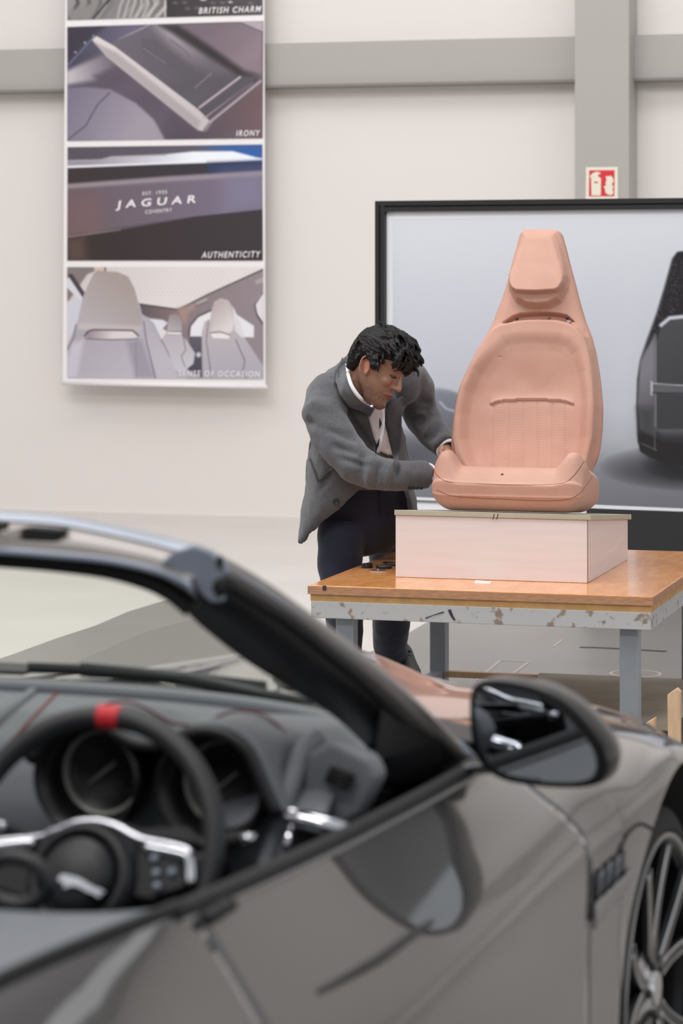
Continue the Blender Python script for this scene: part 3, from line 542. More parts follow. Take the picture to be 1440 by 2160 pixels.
# ------------------------------------------------------------------ wooden pieces at the table's right foot
def plank(name, pts, Y, th, m, label, cat='plank'):
    mm = M().prism([P(x, y, Y) for x, y in pts], VW*th); o = obj(name, mm, m, smooth=False, bevel=.002); return tag(o, label, cat)
fy = 9.0
plank('wooden_upright', [(1407, 1466), (1427, 1452), (1434, 1460), (1434, 1656), (1409, 1654)], 9.00, .03, 'pine', 'pale pine upright board beside the table front right leg', 'wood')
plank('wooden_offcut', [(1355, 1530), (1381, 1514), (1381, 1648), (1355, 1648)], 9.07, .03, 'pine', 'short pale pine offcut standing below table between leg and upright', 'wood')
tag(obj('plywood_sheet', M().hexa([T(.66, .30, .1215), T(TW+.02, .22, .1215), T(TW+.02, TD-.1, .1215), T(.52, TD-.1, .1215)], [T(.66, .30, .1275), T(TW+.02, .22, .1275), T(TW+.02, TD-.1, .1275), T(.52, TD-.1, .1275)]), 'plywood_sheet', smooth=False), 'grey brown plywood sheet lying across the lower table rails', 'board')

# ------------------------------------------------------------------ clay seat
seat = thing('clay_seat_model', 'full size terracotta clay model of a car seat', 'seat model', T((ba0+ba1)/2, bb0+.2, TZ+hf+.019), -TH)
# backrest: a sculpted shell on a plane leaning back
LEAN = math.radians(14); bn = -VW*math.cos(LEAN)+UP*math.sin(LEAN)
bp0 = P(1111, 985, 10.0)
rows = [(484.5, 1122, 1160), (485.5, 1108, 1172), (489, 1101, 1181), (495, 1097, 1186), (520, 1090, 1193), (560, 1079, 1203), (600, 1069, 1214), (640, 1056, 1224), (680, 1040, 1236), (710, 1025, 1248), (740, 1006, 1256), (780, 985, 1263), (820, 968, 1268), (860, 960, 1271), (900, 954, 1270), (940, 952, 1266), (960, 955, 1262), (980, 966, 1254), (1000, 984, 1244), (1012, 1000, 1232), (1018, 1014, 1220)]
ry = np.array([r[0] for r in rows]); rl = np.array([r[1] for r in rows], float); rr_ = np.array([r[2] for r in rows], float)
NU, NV = 190, 300
vv = np.linspace(0, 1, NV+1); ys = 484.5+(1018-484.5)*(vv**1.15*.97+vv*.03)
uu = np.linspace(-1, 1, NU+1); uu = np.sign(uu)*(1-(1-np.abs(uu))**1.25)
Lx = np.interp(ys, ry, rl); Rx = np.interp(ys, ry, rr_)
ker = np.ones(5)/5; Lx[2:-2] = np.convolve(Lx, ker, 'valid'); Rx[2:-2] = np.convolve(Rx, ker, 'valid')
X = (Lx+Rx)[:, None]/2+(Rx-Lx)[:, None]/2*uu[None, :]; Yg = np.tile(ys[:, None], (1, NU+1))
outl = [(a, y) for a, y in zip(Lx, ys)]+[(b, y) for b, y in zip(Rx[::-1], ys[::-1])]
edge = np.minimum(X-Lx[:, None], Rx[:, None]-X); edge = np.minimum(edge, (Yg-484.5)*.9+0.0); edge = np.minimum(edge, (1018-Yg)*.9)
edge = np.maximum(edge, 0)
def rnd(e, r): t = np.clip(e/r, 0, 1); return np.sqrt(np.clip(1-(1-t)**2, 0, 1))
Dp = .028*rnd(edge, 10)+.012*smooth01(edge/26)
def bl(poly, f0, f1): return smooth01((sdist(X, Yg, poly)+f0)/(f0+f1))
# headrest pad
hp = [(1103, 496), (1112, 491), (1164, 491), (1174, 495), (1184, 520), (1197, 565), (1201, 590), (1199, 606), (1190, 622), (1182, 627), (1140, 630), (1100, 628), (1090, 622), (1079, 604), (1078, 588), (1086, 560), (1096, 520)]
hs = [(1103, 496), (1112, 490), (1164, 490), (1174, 495), (1184, 520), (1200, 565), (1207, 590), (1205, 615), (1190, 644), (1165, 657), (1140, 660), (1115, 657), (1092, 644), (1076, 615), (1074, 588), (1083, 560), (1096, 520)]
drop = np.clip((Yg-496)/134, 0, 1)
Dp += (.012+.062*drop**1.2)*np.minimum(smooth01((sdist(X, Yg, hs)+1)/14)*.55+smooth01((sdist(X, Yg, hp)+3)/7)*.45, 1)*1.0
# collar slot between headrest shell and pad
slot = [(1064, 686), (1084, 672), (1100, 666), (1140, 663), (1180, 665), (1200, 670), (1216, 684), (1200, 684), (1180, 680), (1140, 678), (1100, 681), (1080, 687)]
pad = [(1040, 700), (1062, 690), (1085, 684), (1110, 680), (1140, 679), (1180, 680), (1205, 686), (1225, 697), (1243, 716), (1254, 742), (1262, 790), (1266, 860), (1263, 930), (1250, 985), (1240, 1040), (990, 1040), (966, 985), (957, 930), (962, 870), (972, 830), (988, 790), (1010, 740)]
Dp += .040*smooth01((sdist(X, Yg, pad)+2)/10)
Dp -= .034*bl(slot, 1, 3)
rec = [(1048, 735), (1066, 718), (1090, 712), (1140, 710), (1190, 712), (1214, 722), (1232, 745), (1245, 790), (1250, 850), (1248, 930), (1238, 985), (1225, 1040), (1020, 1040), (990, 985), (975, 935), (974, 880), (984, 830), (1004, 785), (1028, 755)]
tp = .35+.65*smooth01((Yg-715)/120)
Dp -= tp*(.030*smooth01((sdist(X, Yg, rec)+4)/28)+.014*smooth01((sdist(X, Yg, rec)-6)/34))
# lower insert with crease and pleats
cy_ = 846+((X-1126)/90)**2*6+np.where(np.abs(X-1126) > 70, (np.abs(X-1126)-70)*.28, 0)
inx = smooth01((90-np.abs(X-1126))/5)
Dp += inx*(.009*np.exp(-np.clip(cy_-Yg, 0, 99)/6.0)*(Yg < cy_)-.010*np.exp(-np.clip(Yg-cy_, 0, 99)/4.)*(Yg >= cy_))
for gx in (1044, 1077, 1106, 1138, 1168, 1196): Dp -= .0028*np.exp(-((X-gx-(Yg-850)*(gx-1126)*.0001)/1.3)**2)*(Yg > cy_+5)
Dp += .0009*np.sin(Yg*1.1)*np.sin(X*.07)*(Yg > cy_+5)*inx*.5
# outer bolster edge line
Dp -= .0035*np.exp(-((edge-9)/1.5)**2)*(Yg > 700)
nz = np.array([[noise.noise(V((x*.03, y*.03, 1.7))) for x in X[j]] for j, y in enumerate(ys)]); Dp += .0016*nz
for hx, hy, hr_, hd in ((1061, 760, 1.8, .006), (1030, 805, 1.2, .002), (1022, 917, 1.3, .002), (1068, 973, 1.5, .002)): Dp -= hd*np.exp(-(((X-hx)**2+(Yg-hy)**2)/hr_**2))
m = M(); NX = NU+1
base = [[ray_plane(X[j, i], Yg[j, i], bp0, bn) for i in range(NX)] for j in range(NV+1)]
front = [base[j][i]+bn*float(Dp[j, i]) for j in range(NV+1) for i in range(NX)]
back = [base[j][i]-bn*float(.075*rnd(edge[j, i]+0*1., 45)+.012*rnd(edge[j, i], 8)) for j in range(NV+1) for i in range(NX)]
m.v = front+back; K = len(front)
m.f = [(j*NX+i, (j+1)*NX+i, (j+1)*NX+i+1, j*NX+i+1) for j in range(NV) for i in range(NU)]+[(K+j*NX+i, K+j*NX+i+1, K+(j+1)*NX+i+1, K+(j+1)*NX+i) for j in range(NV) for i in range(NU)]
for j in range(NV): m.f += [(j*NX, K+j*NX, K+(j+1)*NX, (j+1)*NX), (j*NX+NU, (j+1)*NX+NU, K+(j+1)*NX+NU, K+j*NX+NU)]
for i in range(NU): m.f += [(i, i+1, K+i+1, K+i), (NV*NX+i, K+NV*NX+i, K+NV*NX+i+1, NV*NX+i+1)]
bk = obj('backrest', m, 'clay', seat)
bk_bvh = bvh_of(m)
# clamp pieces in the slot
for px, py, s, mm_ in ((1087, 680, 1, 'silver'), (1200, 679, -1, 'silver'), (1158, 671, 1, 'clay_dark'), (1090, 673, 1, 'black_plastic'), (1196, 672, 1, 'black_plastic')):
    c = ray_plane(px, py, bp0+bn*.045, bn); obj('armature_clip', M().box(c, .016 if mm_ == 'silver' else .010, .010, .007, UW, bn, (UW*.35*s+UP).normalized()), mm_, seat, smooth=False, bevel=.002)
# cushion
CF = P(1064, 1078, 9.58); czb = TZ+hf+.019
ca = .270
def slope(b): return -(hf-hr)/BD*b
def cush(u, v):                                               # u across, v round the section
    a = -1+2*u; a = math.copysign(1-(1-abs(a))**1.4, a); e = 1-abs(a)
    r = math.sqrt(max(0, 1-(1-min(e/.20, 1))**2))                   # end rounding
    x = a*ca
    bol = float(smooth01(np.array((abs(a)-.60)/.22)))*(1-float(smooth01(np.array((abs(a)-.88)/.16)))*.55)
    return a, e, r, x, bol
prof = [(.10, 0), (.045, .002), (.018, .018), (.004, .045), (0, .052), (.0005, .060), (-.003, .085), (-.002, .0935), (.003, .0965), (.010, .099), (.012, .1005), (.016, .105), (.026, .118), (.050, .143), (.085, .155), (.13, .153), (.20, .135), (.30, .13), (.42, .128), (.50, .125), (.53, .11), (.535, .05), (.52, .012), (.45, 0), (.3, 0)]
prof_s = spline(prof+[prof[0]], 150)[:-1]
NA = 140; rings = []
for k in range(NA+1):
    a, e, r, x, bol = cush(k/NA, 0); ring = []
    for b, z in prof_s:
        zc = .072; rr2 = .30+.70*r; zz = zc+(z-zc)*(.36+.64*r) if z < zc else zc+(z-zc)*(.62+.38*r)
        if z > .1: zz += bol*.056*float(smooth01(np.array((z-.1)/.045)))*(1 if b < .2 else max(.55, 1-(b-.2)*1.5))
        elif z > .05: zz += bol*.012*(z-.05)/.05
        b = b if b < .1 else .1+(b-.1)*.62
        bb = .2+(b-.2)*(.80+.20*r)-.012*(1-abs(a)**2.5)*(1 if b < .2 else 0)
        if abs(a) > .62 and z > .1 and b < .35: bb -= .0
        bulge = 1-.06*abs((zz-.08)/.08)**2*(1-min(1, e/.2))
        xx = x*(1.0 if z > .03 else 1-.02*(1-z/.03))
        # the cushion flank leans inwards towards the base
        xx *= 1-.055*max(0, (.06-zz)/.06)**1.6
        ring.append(V((CF.x, CF.y, czb))+UW*xx+VW*bb+UP*(zz+slope(bb)*(.9)+.003))
    rings.append(ring)
cm = M().loft(rings); cobj = obj('cushion', cm, 'clay', seat)
cb = bvh_of(cm)
hit = cb.ray_cast(V((0, 0, CAMZ)), V(((1059-720)/FPX, 1, -(1001-HY)/FPX)).normalized())
if hit[0]: obj('surface_hole', M().ell(hit[0]-V((0, .000, 0)), .0055, .003, .0048, n=12, m=6), 'clay_dark', cobj)
# seams scribed round the cushion
def surf_line(pts, bvh, rad, material, name, parent, n=60, off=0.):
    pp = []
    for x, y in spline(pts, n):
        d = V(((x-720)/FPX, 1, -(y-HY)/FPX)).normalized(); h = bvh.ray_cast(V((0, 0, CAMZ)), d)
        if h[0]: pp.append(h[0]-d*off)
    if len(pp) > 2: return obj(name, M().tube(pp, rad, 6), material, parent)
surf_line([(920, 1033), (960, 1047), (1060, 1053), (1170, 1056), (1215, 1046), (1240, 1018), (1249, 1003)], cb, .0011, 'clay_dark', 'scribed_seam', cobj)
surf_line([(913, 985), (922, 1003), (945, 1016), (1000, 1020), (1100, 1023), (1180, 1020), (1208, 1005), (1232, 972)], cb, .0013, 'clay_dark', 'scribed_seam', cobj)
# ------------------------------------------------------------------ convertible car in the foreground
PHI = math.radians(20); FW = V((math.sin(PHI), math.cos(PHI), 0)); RW = V((math.cos(PHI), -math.sin(PHI), 0)); CO_ = V((.617, 5.14, 0))
def C(L, w, z): return CO_+FW*L+RW*w+UP*z
def RL(px, py, L): return ray_plane(px, py, C(L, 0, 0), FW)
def RWp(px, py, w): return ray_plane(px, py, C(0, w, 0), RW)
CW = -.95                                                      # centre plane of the car
def flipw(p):                                                  # mirror a world point in the car's centre plane
    k = (p-CO_).dot(RW); return p+RW*(2*CW-2*k)
def mir(m): o = M(); o.v = [flipw(p) for p in m.v]; o.f = [tuple(reversed(f)) for f in m.f]; return o
car = thing('convertible_car', 'dark grey open top sports car with red steering wheel band', 'car', C(-1.3, CW, 0), -PHI)
ST = {-3.25: [(-.42, .80), (-.34, .78), (-.24, .74), (-.17, .68), (-.14, .6), (-.13, .5), (-.13, .38), (-.16, .22)],
      -3.0: [(-.27, .87), (-.2, .86), (-.1, .81), (-.03, .74), (-.01, .66), (-.01, .5), (-.01, .36), (-.04, .2)],
      -2.6: [(-.21, .915), (-.14, .90), (-.045, .85), (.025, .77), (.045, .69), (.045, .52), (.04, .36), (0, .2)],
      -2.3: [(-.17, .93), (-.12, .905), (-.045, .83), (.02, .74), (.035, .67), (.035, .5), (.03, .36), (-.01, .2)],
      -2.0: [(-.135, .928), (-.11, .895), (-.05, .81), (.008, .72), (.025, .66), (.018, .5), (.02, .36), (-.02, .2)],
      -1.3: [(-.145, .897), (-.125, .868), (-.065, .80), (.0, .74), (.018, .70), (.004, .53), (.012, .36), (-.02, .2)],
      -.62: [(-.165, .885), (-.145, .865), (-.085, .82), (-.025, .775), (.006, .72), (.004, .56), (.0, .36), (-.03, .2)],
      -.3: [(-.26, .87), (-.18, .858), (-.095, .83), (-.01, .785), (.018, .73), (.012, .55), (.008, .36), (-.02, .2)],
      0: [(-.32, .84), (-.22, .838), (-.12, .826), (-.035, .802), (.018, .765), (.03, .55), (.02, .36), (-.0, .2)],
      .35: [(-.36, .80), (-.26, .797), (-.16, .78), (-.07, .75), (-.01, .70), (.0, .5), (-.01, .36), (-.03, .2)],
      .7: [(-.42, .762), (-.32, .75), (-.22, .715), (-.15, .65), (-.11, .58), (-.10, .46), (-.10, .35), (-.12, .2)],
      .98: [(-.58, .66), (-.50, .65), (-.42, .61), (-.36, .56), (-.34, .5), (-.33, .42), (-.33, .33), (-.36, .2)]}
SL = sorted(ST); SA = np.array([ST[k] for k in SL], float)
def station(L):
    L = min(max(L, SL[0]), SL[-1]); i = max(0, min(len(SL)-2, int(np.searchsorted(SL, L)-1))); t = (L-SL[i])/(SL[i+1]-SL[i])
    P0, P1 = SA[i], SA[i+1]; Pm = SA[i-1] if i else P0; Pn = SA[i+2] if i+2 < len(SL) else P1
    h = SL[i+1]-SL[i]; m0 = (P1-Pm)/((SL[i+1]-SL[i-1]) if i else h)*h; m1 = (Pn-P0)/((SL[i+2]-SL[i]) if i+2 < len(SL) else h)*h
    return (2*t**3-3*t*t+1)*P0+(t**3-2*t*t+t)*m0+(-2*t**3+3*t*t)*P1+(t**3-t*t)*m1
def prof_at(L, n=44, arch=None):
    p = np.array(spline([tuple(q) for q in station(L)], 160)); zl = -1
    if arch is not None:
        for (al, az, ar) in arch:
            if abs(L-al) < ar: zl = az+math.sqrt(ar*ar-(L-al)**2)
    if arch is not None:
        k = len(p)
        if zl > 0 and (p[:, 1] < zl).any():
            k = int(np.argmax(p[:, 1] < zl)); t_ = (p[k-1, 1]-zl)/(p[k-1, 1]-p[k, 1]); p = p.copy(); p[k] = p[k-1]*(1-t_)+p[k]*t_; k += 1
        K0 = 58; n1 = 20; q1 = p[:K0+1]; q2 = p[K0:max(k, K0+2)]; out = []
        for q, nn in ((q1, n1), (q2, n-n1+1)):
            d = np.r_[0, np.cumsum(np.hypot(*np.diff(q, axis=0).T))]; t = np.linspace(0, d[-1], nn); out.append(np.stack([np.interp(t, d, q[:, 0]), np.interp(t, d, q[:, 1])], -1))
        return np.concatenate([out[0], out[1][1:]])
    d = np.r_[0, np.cumsum(np.hypot(*np.diff(p, axis=0).T))]; t = np.linspace(0, d[-1], n); return np.stack([np.interp(t, d, p[:, 0]), np.interp(t, d, p[:, 1])], -1)
ARCH = [(0, .345, .424), (-2.62, .345, .385)]
def side_panel(L0, L1, n=50, arch=None):
    m = M(); Ls = np.linspace(L0, L1, n); R = [prof_at(L, 44, arch) for L in Ls]
    return m.grid(lambda u, v: C(Ls[round(u*(n-1))], *R[round(u*(n-1))][round(v*43)]), n-1, 43)
def both(name, m, material, parent=car, **k):
    a = obj(name, m, material, parent, **k); b = obj(name, mir(m), material, parent, **k); return a, b
fend = side_panel(-.6165, .98, 110, ARCH); doorp = side_panel(-1.975, -.6225, 70); quart = side_panel(-3.25, -1.981, 90, ARCH)
both('front_wing', fend, 'paint', solid=.012, solid_off=-1); door_r, door_l = both('door', doorp, 'paint', solid=.012, solid_off=-1); both('rear_wing', quart, 'paint', solid=.012, solid_off=-1)
for l_ in (-.62, -1.978):
    gm_ = side_panel(l_-.03, l_+.03, 6); gm_.v = [q-RW*.017-UP*.004 for q in gm_.v]; both('gap_seal', gm_, 'liner_black')
# bonnet between the wings
def bon(L):
    s = station(L); w0, z0 = s[0]; zc = np.interp(L, [-.5, 0, .35, .7, .98], [.925, .895, .872, .838, .73]); return w0, z0, zc
Lb = np.linspace(-.46, .98, 70)
def bonpt(u, v):
    L = Lb[round(u*69)]; w0, z0, zc = bon(L); a = v*2-1; w = CW+(w0-CW+.0)*a; k = float(smooth01(np.array((.62-abs(a))/.6))); dome = .014*(1-abs(a)**4)-.006*math.exp(-((abs(a)-.97)/.03)**2)
    Lc = L+.16*max(0, (L-.6)/.38)*(1-a*a)+.07*(1-a*a)*max(0, (-L-.2)/.26)
    return C(Lc, w, z0+(zc-z0)*k+dome-.002)
bon_m = M().grid(bonpt, 69, 60); obj('bonnet', bon_m, 'paint', car, solid=.01, solid_off=-1)
nose = M().grid(lambda u, v: C(.98+.16*(1-(2*u-1)**2)+.10*math.sin(v*PI)*.4, CW+(.58-.95)*(-1)*(2*u-1), .73-.06*(2*u-1)**2-.5*v), 40, 12); obj('front_bumper', nose, 'paint', car, solid=.02)
for L, w in ((-.2, -.6), (-.2, -1.3)): obj('bonnet_vent', M().box(C(L, w, bon(L)[2]+.003), .16, .10, .008, RW, FW, UP), 'satin_black', car, smooth=False, bevel=.003)
# deck behind the doors
def deck(u, v):
    L = -2.02-.95*v; a = 2*u-1; s = station(L); w = CW+(s[0][0]-.016-CW)*a; z = s[0][1]-.028+.030*abs(a)**6; return C(L+.05*(1-a*a), w, z)
obj('tonneau_cover', M().grid(deck, 50, 24), 'tonneau', car, solid=.012, solid_off=-1)
def boot(u, v):
    L = -2.98-.27*v; a = 2*u-1; s = station(L); w = CW+(s[0][0]-CW)*a; z = s[0][1]+.03*(1-a*a)*(1-.3*v); return C(L, w, z)
obj('boot_lid', M().grid(boot, 40, 30), 'paint', car, solid=.01)
both('deck_seal', M().tube([C(l_, station(l_)[0][0]-.004, station(l_)[0][1]+.001) for l_ in np.linspace(-2.0, -2.95, 24)], .009, 8), 'rubber')
obj('rear_bumper', M().grid(lambda u, v: C(-3.25-.10*(1-(2*u-1)**2), CW+.82*(2*u-1), .78-.55*v), 30, 10), 'paint', car, solid=.02)
obj('underbody', M().hexa([C(-3.1, -1.8, .14), C(-3.1, -.1, .14), C(.8, -.1, .14), C(.8, -1.8, .14)], [C(-3.1, -1.8, .2), C(-3.1, -.1, .2), C(.8, -.1, .2), C(.8, -1.8, .2)]), 'liner_black', car, smooth=False)
# wheel housings
def liner(L):
    m = M(); rings = []
    for k in range(25):
        a = PI*k/24; rings.append([C(L+math.cos(a)*.436, w, .345+math.sin(a)*.436) for w in (-.018, -.30)])
    m.loft(rings, closed=False); m.add([C(L+x, -.30, z) for x, z in ((-.42, .2), (.42, .2), (.42, .72), (-.42, .72))], [(0, 1, 2, 3)]); return m
both('wheel_housing', liner(0), 'liner_black', solid=.004); both('wheel_housing', liner(-2.62), 'liner_black', solid=.004)
# wheels
def wheel(L, side):
    c = C(L, -.012, .345); R = RW; fl = (lambda m: m) if side > 0 else mir
    wl = obj('wheel', fl(M().lathe([(.262, -.235), (.30, -.243), (.335, -.225), (.344, -.20), (.346, -.12), (.344, -.045), (.336, -.018), (.310, -.003), (.292, -.004), (.286, -.012), (.262, -.02)], c, R, 72)), 'rubber', car)
    obj('rim_barrel', fl(M().lathe([(.262, -.235), (.266, -.15), (.262, -.05), (.266, -.03), (.274, -.012), (.284, -.004), (.291, -.006), (.288, -.014)], c, R, 72)), 'rim_dark', wl)
    obj('rim_lip', fl(M().lathe([(.279, -.010), (.282, -.003), (.2875, -.002), (.290, -.010)], c, R, 72)), 'rim_face', wl)
    u0 = UP; w0 = FW
    for k in range(5):
        a0 = PI/2+2*PI*k/5+.12
        for s in (-1, 1):
            m = M(); rings = []
            for t in np.linspace(0, 1, 9):
                r = .045+.222*t; a = a0+s*(.13+.18*t); h = -.034+.020*t**1.5-.014*math.sin(PI*t)*0; wd = .010+.006*(1-t)+.002*t; th = .012
                e = u0*math.sin(a)+w0*math.cos(a); q = u0*math.cos(a)-w0*math.sin(a); p = c+e*r+R*h
                rings.append([p-q*wd+R*0, p-q*wd*.7+R*th, p+q*wd*.7+R*th, p+q*wd, p+q*wd*.6-R*.02, p-q*wd*.6-R*.02])
            m.loft(rings); so_ = obj('spoke', fl(m), 'rim_dark', wl, angle=30)
            edge_m = M().tube([r_[2]*.8+r_[3]*.2 for r_ in rings[1:]], .0028, 6).join(M().tube([r_[1]*.8+r_[0]*.2 for r_ in rings[1:]], .0028, 6)); obj('spoke_face', fl(edge_m), 'silver', wl)
    obj('hub_face', fl(M().lathe([(.085, -.055), (.085, -.036), (.06, -.028), (.03, -.026)], c, R, 40)), 'silver', wl, angle=30)
    obj('hub_cap', fl(M().lathe([(.062, -.05), (.062, -.029), (.045, -.022), (.034, -.020), (.030, -.014), (0, -.012)], c, R, 40)), 'silver', wl, angle=30)
    obj('brake_disc', fl(M().lathe([(.09, -.13), (.19, -.13), (.19, -.155), (.09, -.155)], c, R, 48)), 'brake', wl, angle=30)
    obj('brake_caliper', fl(M().box(c+FW*-.15+UP*.08-R*.12, .06, .08, .16, R, FW, UP)), 'satin_black', wl, bevel=.01)
    for k in range(5):
        a = 2*PI*k/5+.6; obj('wheel_nut', fl(M().lathe([(.0, .012), (.008, .01), (.009, 0), (.009, -.01)], c+R*-.026+(UP*math.sin(a)+FW*math.cos(a))*.045, R, 10)), 'satin_black', wl)
for L in (0, -2.62):
    for s in (1, -1): wheel(L, s)
# side detail
fb = bvh_of(fend); db = bvh_of(doorp)
surf_line([(1236, 1955), (1262, 1900), (1290, 1838), (1312, 1778), (1330, 1750), (1352, 1738), (1374, 1748)], fb, .0035, 'liner_black', 'shut_line', car, off=.001)
def side_pt(L, z, off=.0):
    p = prof_at(L, 160); k = int(np.argmin(np.abs(p[:, 1]-z)+(np.arange(160) < 20)*.01)); return C(L, p[k, 0]+off, p[k, 1])
def side_strip(L0, L1, za0, zb0, za1, zb1, off, n=16):
    return M().grid(lambda u, v: side_pt(L0+(L1-L0)*u, (za0+(za1-za0)*u)*(1-v)+(zb0+(zb1-zb0)*u)*v, off), n, 3)
both('side_vent', side_strip(-.605, -.43, .685, .645, .695, .665, .003), 'satin_black', solid=.004)
for k in range(3): obj('vent_bar', M().tube([side_pt(-.59+.05*k, .655, .006), side_pt(-.57+.05*k, .69, .006)], .002, 6), 'trim_grey', car)
both('vent_blade', side_strip(-.61, -.38, .64, .60, .655, .63, .006), 'rim_face', solid=.004)
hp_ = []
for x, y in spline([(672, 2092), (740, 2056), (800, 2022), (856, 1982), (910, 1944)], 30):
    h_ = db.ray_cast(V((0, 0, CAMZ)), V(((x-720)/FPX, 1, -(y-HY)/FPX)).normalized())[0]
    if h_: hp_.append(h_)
both('door_reflection', M().tube(hp_, [.003+.0045*math.sin(PI*min(1, (i+3)/(len(hp_)+5))) for i in range(len(hp_))], 10, dome=True), 'satin_black')  # dark reflection streak on the door skin, laid on as a thin black strip
both('side_sill', M().tube([C(-2.2, -.01, .19), C(-1.4, -.005, .18), C(-.45, -.01, .19)], .03, 10), 'satin_black')
# door top rail
def belt(L, dw=0, dz=0): s = station(L); return C(L, s[0][0]+dw, s[0][1]+dz)
Lr = np.linspace(-2.02, -.66, 40)
both('window_seal', M().loft([[belt(L, .012, -.012), belt(L, .010, .003), belt(L, -.002, .007), belt(L, -.014, .003), belt(L, -.02, -.03)] for L in Lr]), 'rubber')
both('door_top_rail', M().loft([[belt(L, -.016, -.012), belt(L, -.019, -.006), belt(L, -.030, -.010), belt(L, -.040, -.020), belt(L, -.044, -.045), belt(L, -.03, -.05)] for L in Lr]), 'satin_black')
both('belt_trim', M().tube([belt(L, .010, -.014) for L in Lr], .004, 8), 'rim_face')
obj('seal_end', M().box(belt(-1.93, .004, -.016), .05, .09, .016, RW, FW, UP), 'rubber', car, bevel=.006)
both('door_card', M().grid(lambda u, v: C(-1.98+1.25*u, station(-1.98+1.25*u)[0][0]-.055-.03*math.sin(v*PI), .845-.58*v+.01*math.cos(u*3)), 30, 20), 'leather_black', solid=.01)
# ---- interior
obj('cabin_floor', M().hexa([C(-2.5, -1.75, .21), C(-2.5, -.16, .21), C(-.5, -.16, .21), C(-.5, -1.75, .21)], [C(-2.5, -1.75, .25), C(-2.5, -.16, .25), C(-.5, -.16, .25), C(-.5, -1.75, .25)]), 'liner_black', car, smooth=False)
obj('rear_bulkhead', M().hexa([C(-2.16, -1.74, .25), C(-2.16, -.18, .25), C(-2.1, -.18, .25), C(-2.1, -1.74, .25)], [C(-2.16, -1.74, .86), C(-2.16, -.18, .86), C(-2.1, -.18, .86), C(-2.1, -1.74, .86)]), 'leather_black', car, smooth=False)
dp = [(-.46, .90), (-.52, .926), (-.62, .940), (-.75, .948), (-.88, .950), (-.97, .942), (-1.03, .915), (-1.06, .87), (-1.07, .80), (-1.03, .66), (-.98, .4)]
DPS = spline(dp, 60)
def dashpt(u, v):
    L, z = DPS[round(v*59)]; a = 2*u-1; w = CW+.68*a; return C(L-.10*abs(a)**3*(1 if L < -.5 else 1), w, z-.03*abs(a)**4-.012*abs(a)**2)
dash_m = M().grid(dashpt, 80, 59)
dash = obj('dashboard', dash_m, 'leather', car, solid=.01, solid_off=-1)
obj('cowl_panel', M().grid(lambda u, v: C(-.40-.13*v-.14*abs(2*u-1)**2.2, CW+.80*(2*u-1), .925+.004*v-.03*abs(2*u-1)**3), 50, 6), 'satin_black', car, solid=.008)
obj('dash_ridge', M().tube([C(-.62-.10*abs(a)**3-.04*a*a, CW+.70*a, .946-.035*a**4-.01*a*a) for a in np.linspace(-1, 1, 60)], .016, 10), 'leather', dash)
# gauge binnacle
G = [(-.655, .902), (-.448, .899)]
def bin_z(w, r=.098):
    z = .86
    for gw, gz in G:
        d = abs(w-gw)
        if d < r: z = max(z, gz+math.sqrt(r*r-d*d))
    if G[0][0] < w < G[1][0]: z = max(z, .968)
    return z
ws = np.linspace(-.752, -.328, 90); bz = np.array([bin_z(w) for w in ws]); bz = np.convolve(np.pad(bz, 5, 'edge'), np.ones(11)/11, 'valid')
def binpt(u, v):
    i = round(u*89); L = -.70-.465*v; z = bz[i]+(.94-bz[i])*(1-v)**1.5*.8; zz = .86+(z-.86)*min(1, .82+.18*math.sin(v*PI/2)); return C(L, ws[i], zz)
obj('instrument_hood', M().grid(binpt, 89, 20), 'leather', dash, solid=.012)
obj('hood_lip', M().tube([C(-1.166, ws[i], bz[i]-.006) for i in range(0, 90, 2)], .011, 10), 'satin_black', dash)
obj('hood_stitching', M().tube([C(-1.02, ws[i], bz[i]+.002) for i in range(0, 90, 3)], .0022, 6), 'stitch_red', dash)
obj('binnacle_back', M().hexa([C(-1.03, -.76, .70), C(-1.03, -.32, .70), C(-1.0, -.32, .70), C(-1.0, -.76, .70)], [C(-1.03, -.76, .90), C(-1.03, -.32, .90), C(-1.0, -.32, .95), C(-1.0, -.76, .95)]), 'dial', dash, smooth=False)
for gw, gz in G:
    c = C(-1.095, gw, gz)
    ga = obj('gauge', M().lathe([(0, .0), (.066, .0), (.070, .03), (.084, .075), (.088, .075), (.088, .02), (.07, -.01)], c, -FW, 48), 'dial', car)
    obj('gauge_ring', M().lathe([(.060, .004), (.063, .012), (.0665, .014), (.068, .008), (.066, .002)], c, -FW, 48), 'ring_grey', ga)
    tk = M()
    for k in range(13):
        a = -.6+k*.36; e = RW*math.cos(a)+UP*math.sin(a); tk.tube([c-FW*.003+e*.048, c-FW*.003+e*.054], .0008, 4)
    tag(obj('dial_marks', tk, 'silver', ga), kind=None)
    e = (RW*-.75+UP*-.6).normalized(); obj('needle', M().tube([c-FW*.006-e*.028, c-FW*.006+e*.034], [.0014, .0026], 6), 'header_pale', ga)
